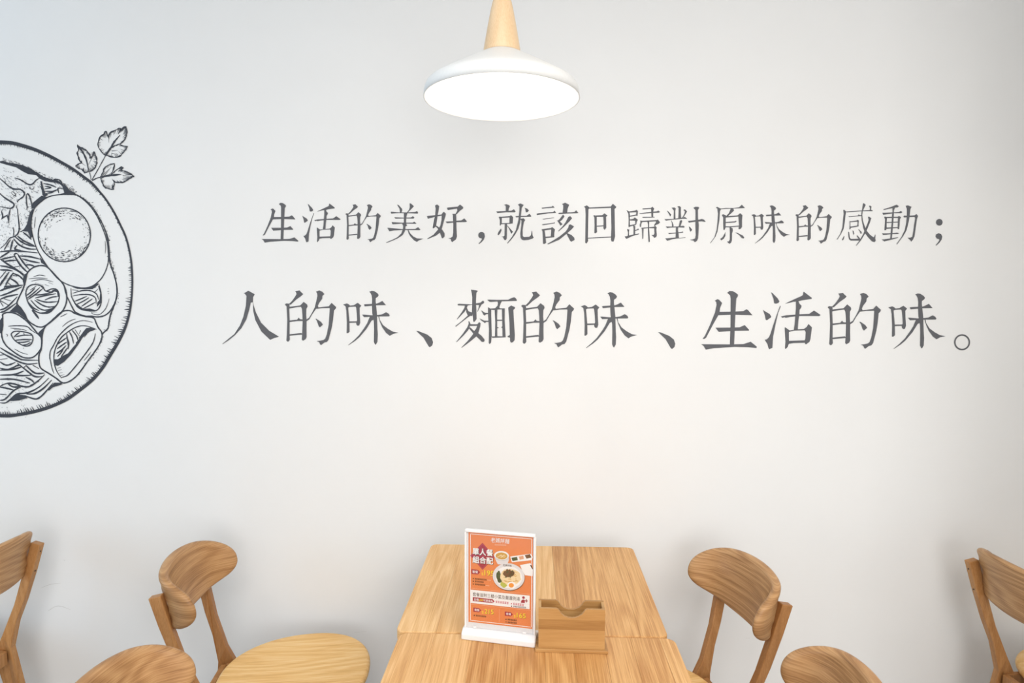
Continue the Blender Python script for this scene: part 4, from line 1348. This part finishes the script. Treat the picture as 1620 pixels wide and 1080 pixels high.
def lettering(name, s, cx, cy, width, height, mat, bold=0.0, slant=0.0):
    """Text converted to flat polygons and fitted into a box centred at (cx, cy) on the sheet."""
    cu = bpy.data.curves.new('text', 'FONT')
    cu.body = s
    cu.size = 1.0
    cu.resolution_u = 3
    cu.shear = slant
    to = bpy.data.objects.new('text', cu)
    COL.objects.link(to)
    dg = bpy.context.evaluated_depsgraph_get()
    me = to.evaluated_get(dg).to_mesh()
    vs_ = [(v.co.x, v.co.y) for v in me.vertices]
    fs_ = [tuple(p.vertices) for p in me.polygons]
    to.evaluated_get(dg).to_mesh_clear()
    bpy.data.objects.remove(to)
    bpy.data.curves.remove(cu)
    if not vs_:
        print('NO TEXT', s)
        return None
    xa, xb = min(v[0] for v in vs_), max(v[0] for v in vs_)
    ya, yb = min(v[1] for v in vs_), max(v[1] for v in vs_)
    layer[0] += 1
    y = -0.00003 * layer[0]
    out = []
    allf = []
    k = bold * height
    for q, (ox_, oy_) in enumerate(((0, 0), (k, 0), (-k, 0), (0, k), (0, -k))[:5 if bold else 1]):
        allf += [tuple(i + len(out) for i in f_) for f_ in fs_]
        for x, t in vs_:
            X = cx + ((x - xa) / (xb - xa) - 0.5) * width + ox_
            Y = cy - ((t - ya) / (yb - ya) - 0.5) * height + 0.046 * (X - cx) + oy_
            a, b2 = up(X, Y)
            out.append((a, y - q * 0.000004, b2))
    return mesh_obj(name, out, allf, mat, sheet)


Z2 = 972.0      # second enlargement starts 90 px lower
w_ = 9
printed('border_line', [rect(128, 143, 1172, 143 + w_), rect(128, 143, 128 + w_, 1625), rect(1163, 190, 1172, 1672), rect(128, 1616, 1172, 1625)], 'print_white')
printed('divider_line', [rect(128, Z2 + 95, 1172, Z2 + 100), rect(128, Z2 + 366, 1172, Z2 + 371), rect(627, Z2 + 425, 632, Z2 + 640)], 'print_line')
dm = lambda k: [(340, 520 - 228 * k), (340 + 212 * k, 520 + 5 * k), (340, 520 + 228 * k), (340 - 212 * k, 520 - 5 * k)]
printed('headline_diamond', [dm(1.0)], 'print_crimson')
printed('headline_diamond_line', [[dm(.93)[i], dm(.93)[(i + 1) % 4], dm(.905)[(i + 1) % 4], dm(.905)[i]] for i in range(4)], 'print_pink')
for dx, mt, bo in ((6, 'print_black', 0.05), (0, 'print_white', 0.03)):
    lettering('headline', '單人餐', 345 + dx, 448 + dx, 345, 112, mt, bo)
    lettering('headline', '組合配', 345 + dx, 585 + dx, 345, 112, mt, bo)
tag = lambda x, y, w=150, h=78: [(x, y), (x + w - 38, y + .046 * w), (x + w, y + h / 2 + .046 * w), (x + w - 38, y + h + .046 * w), (x, y + h)]
for tg_ in (tag(150, 745), tag(185, Z2 + 425, 135, 70), tag(725, Z2 + 460, 135, 70)):
    printed('price_tag', [tg_], 'print_crimson')
lettering('tag_text', '套餐', 215, 788, 96, 46, 'print_white', 0.01)
lettering('tag_text', '套餐', 246, Z2 + 464, 84, 40, 'print_white', 0.01)
lettering('tag_text', '套餐', 786, Z2 + 498, 84, 40, 'print_white', 0.01)
for s, cx, cy, wd, ht in (('195', 455, 798, 160, 88), ('215', 455, Z2 + 478, 150, 78), ('165', 1000, Z2 + 512, 150, 78)):
    lettering('price', s, cx + 4, cy + 5, wd, ht, 'print_brown', 0.02)
    lettering('price', s, cx, cy, wd, ht, 'print_yellow', 0.02)
    lettering('price', 's', cx - wd / 2 - 34, cy + 18, 28, 44, 'print_yellow', 0.02)


def small_rows(name, rows, mat):
    out = []
    for x0, x1, y, h in rows:
        out.append(disc_poly(x0 + 10, y, 10, 10, 10))
        x = x0 + 38
        while x + h * .8 < x1:
            yy = y + .046 * (x - x0)
            for k in range(3):
                out.append([(x, yy - h / 2 + k * h * .38), (x + h * .78, yy - h / 2 + k * h * .38), (x + h * .78, yy - h / 2 + k * h * .38 + h * .18), (x, yy - h / 2 + k * h * .38 + h * .18)])
            out.append([(x + h * .3, yy - h / 2), (x + h * .46, yy - h / 2), (x + h * .46, yy + h / 2), (x + h * .3, yy + h / 2)])
            x += h
    printed(name, out, mat)


small_rows('menu_lines', [(172, 415, 903, 26), (172, 365, 948, 26), (172, 390, 995, 26), (190, 405, Z2 + 558, 26), (735, 930, Z2 + 590, 26), (735, 930, Z2 + 636, 26)], 'print_black')
printed('note_mark', [rect(425, 908, 485, 922), rect(398, 1002, 458, 1016)], 'print_line')
lettering('logo', '老媽拌麵', 640, 243, 320, 82, 'print_white', 0.004, 0.15)
printed('logo_subline', [rect(550 + i * 22, 300, 565 + i * 22, 326) for i in range(9)], 'print_line')
# dishes
printed('soup_cup', [[(537, 490), (560, 560), (600, 640), (760, 640), (785, 570), (793, 490)] + [], disc_poly(665, 495, 128, 82)], 'print_grey')
printed('soup_cup_rim', [disc_poly(665, 493, 120, 74)], 'print_white')
printed('soup', [disc_poly(665, 497, 100, 58)], 'print_soup')
printed('soup_strands', [[(590 + i * 18, 520 - (i % 3) * 12), (660 + i * 12, 470 + (i % 4) * 10), (664 + i * 12, 478 + (i % 4) * 10), (592 + i * 18, 530 - (i % 3) * 12)] for i in range(7)], 'print_cream')
printed('side_plate', [[(810, 500), (1150, 440), (1185, 490), (1170, 545), (840, 595)]], 'print_white')
printed('side_greens', [[(830, 520), (925, 500), (940, 555), (850, 575)]], 'print_green')
printed('side_shrimp', [[(955, 495), (1030, 475), (1040, 530), (970, 548)]], 'print_shrimp')
printed('side_meat', [[(1052, 468), (1140, 445), (1165, 500), (1085, 525)]], 'print_brown')
printed('napkin', [[(975, 635), (1150, 595), (1190, 700), (1185, 810), (1060, 800), (1010, 720)]], 'print_white')
printed('napkin_mark', [[(1140, 630), (1165, 625), (1190, 690), (1180, 695)]], 'print_black')
printed('dish_shadow', [disc_poly(790, 850, 268, 228, 48)], 'print_brown')
printed('dish', [disc_poly(785, 840, 268, 226, 48)], 'print_grey')
printed('dish_well', [disc_poly(788, 846, 225, 184, 40)], 'print_white')
lettering('dish_logo', '老媽拌麵', 762, 652, 145, 40, 'print_black', 0.004)
rnd = random.Random(3)
blob = lambda cx, cy, rx, ry, n=18, j=.15: [(cx + rx * (1 + rnd.uniform(-j, j)) * math.cos(2 * math.pi * i / n), cy + ry * (1 + rnd.uniform(-j, j)) * math.sin(2 * math.pi * i / n)) for i in range(n)]
printed('dish_greens', [blob(615, 830, 38, 80), blob(640, 900, 40, 50)], 'print_green')
printed('dish_lettuce', [blob(705, 970, 62, 52)], 'print_lime')
printed('dish_noodles', [blob(815, 840, 175, 140, 26, .08)], 'print_cream')
printed('dish_noodle_strands', [[(x, y), (x + dx, y + dy), (x + dx + 3, y + dy + 7), (x + 2, y + 8)] for x, y, dx, dy in [(rnd.uniform(670, 920), rnd.uniform(740, 940), rnd.uniform(25, 60), rnd.uniform(-30, 30)) for _ in range(34)]], 'print_soup')
printed('dish_meat', [blob(785, 790, 80, 72, 20, .25), blob(850, 770, 40, 40, 14, .3)], 'print_brown')
printed('dish_scallion', [blob(rnd.uniform(720, 860), rnd.uniform(730, 850), 12, 9, 8, .3) for _ in range(10)], 'print_green')
printed('dish_egg_white', [disc_poly(838, 980, 74, 60, 24)], 'print_white')
printed('dish_egg_yolk', [disc_poly(832, 980, 44, 38, 20)], 'print_egg')
# white band
printed('note_band', [rect(130, Z2 + 118, 1140, Z2 + 345)], 'print_white')
lettering('note_text', '套餐皆附三樣小菜及嚴選例湯', 576, Z2 + 212, 800, 66, 'print_black', 0.006)
printed('note_tag', [[(175, Z2 + 243), (515, Z2 + 259), (552, Z2 + 296), (515, Z2 + 327), (175, Z2 + 311)]], 'print_crimson')
lettering('note_tag_text', '加價', 238, Z2 + 282, 80, 40, 'print_white', 0.012)
lettering('note_tag_price', 's60', 318, Z2 + 284, 76, 40, 'print_yellow', 0.015)
lettering('note_tag_text', '可更換為', 440, Z2 + 292, 160, 40, 'print_white', 0.012)
small_rows('note_lines', [(530, 815, Z2 + 300, 38), (825, 1075, Z2 + 318, 38)], 'print_pink')
small_rows('note_fine_print', [(830, 1100, Z2 + 358, 24)], 'print_black')
printed('person_icon', [disc_poly(1038, Z2 + 202, 23, 22, 16), [(995, Z2 + 292), (998, Z2 + 262), (1015, Z2 + 240), (1040, Z2 + 235), (1060, Z2 + 245), (1062, Z2 + 292)],
                        [(1078, Z2 + 226), (1094, Z2 + 227), (1094, Z2 + 280), (1078, Z2 + 279)], [(1060, Z2 + 246), (1112, Z2 + 248), (1112, Z2 + 262), (1060, Z2 + 260)]], 'print_crimson')

# ------------------------------------------------------------------ bamboo holder
hl, hr = on_z(846.5, 1031.5, TABLE_Z), on_z(962, 1035, TABLE_Z)
HW = (hr - hl).length
hrz = math.atan2(hr.y - hl.y, hr.x - hl.x)
hm = (hl + hr) / 2
print('HOLDER', HW, math.degrees(hrz), hm)
HD = 0.058
hc = hm + Vector((-math.sin(hrz), math.cos(hrz), 0)) * HD / 2
holder = empty('napkin_holder', (hc.x, hc.y, TABLE_Z), hrz, 'bamboo box holder with a scooped notch, on the table beside the menu stand', 'holder')
bm_obj('base', box_bm(-HW / 2, HW / 2, -HD / 2, HD / 2, 0, 0.008, 0.0015, 2), 'bamboo', holder)
BW, BH, ZB = HW - 0.0145, 0.0925, 0.008
FY = HD / 2 - 0.006


def notch_top(hh):
    """Top edge of a face from left to right, with the sloped and rounded scoop."""
    k = BW / 500.0
    pts = [(-BW / 2, hh)]
    raw = [(135, 0), (150, 8), (170, 38), (195, 58), (225, 69), (250, 71), (275, 69), (303, 58), (330, 38), (350, 8), (365, 0)]
    pts += [(-BW / 2 + x * k, hh - y * k) for x, y in raw]
    return pts + [(BW / 2, hh)]


bounds = [0.0, 0.019, 0.0435, 0.0675, BH]
for fy, th in ((-FY, 0.006), (FY - 0.006, 0.006)):
    for i in range(4):
        z0, z1 = ZB + bounds[i], ZB + bounds[i + 1]
        if i == 3:
            poly = [(-BW / 2, z0), (BW / 2, z0)] + notch_top(z1)[::-1]
        else:
            poly = [(-BW / 2, z0), (BW / 2, z0), (BW / 2, z1), (-BW / 2, z1)]
        bm_obj('strip', prism_bm(poly, 'y', fy, fy + th), 'bamboo', holder)
for s in (1, -1):
    bm_obj('side_panel', box_bm(s * BW / 2 - (0.006 if s > 0 else 0), s * BW / 2 + (0 if s > 0 else 0.006), -FY + 0.0062, FY - 0.0062, ZB, ZB + BH - 0.0005), 'bamboo', holder)
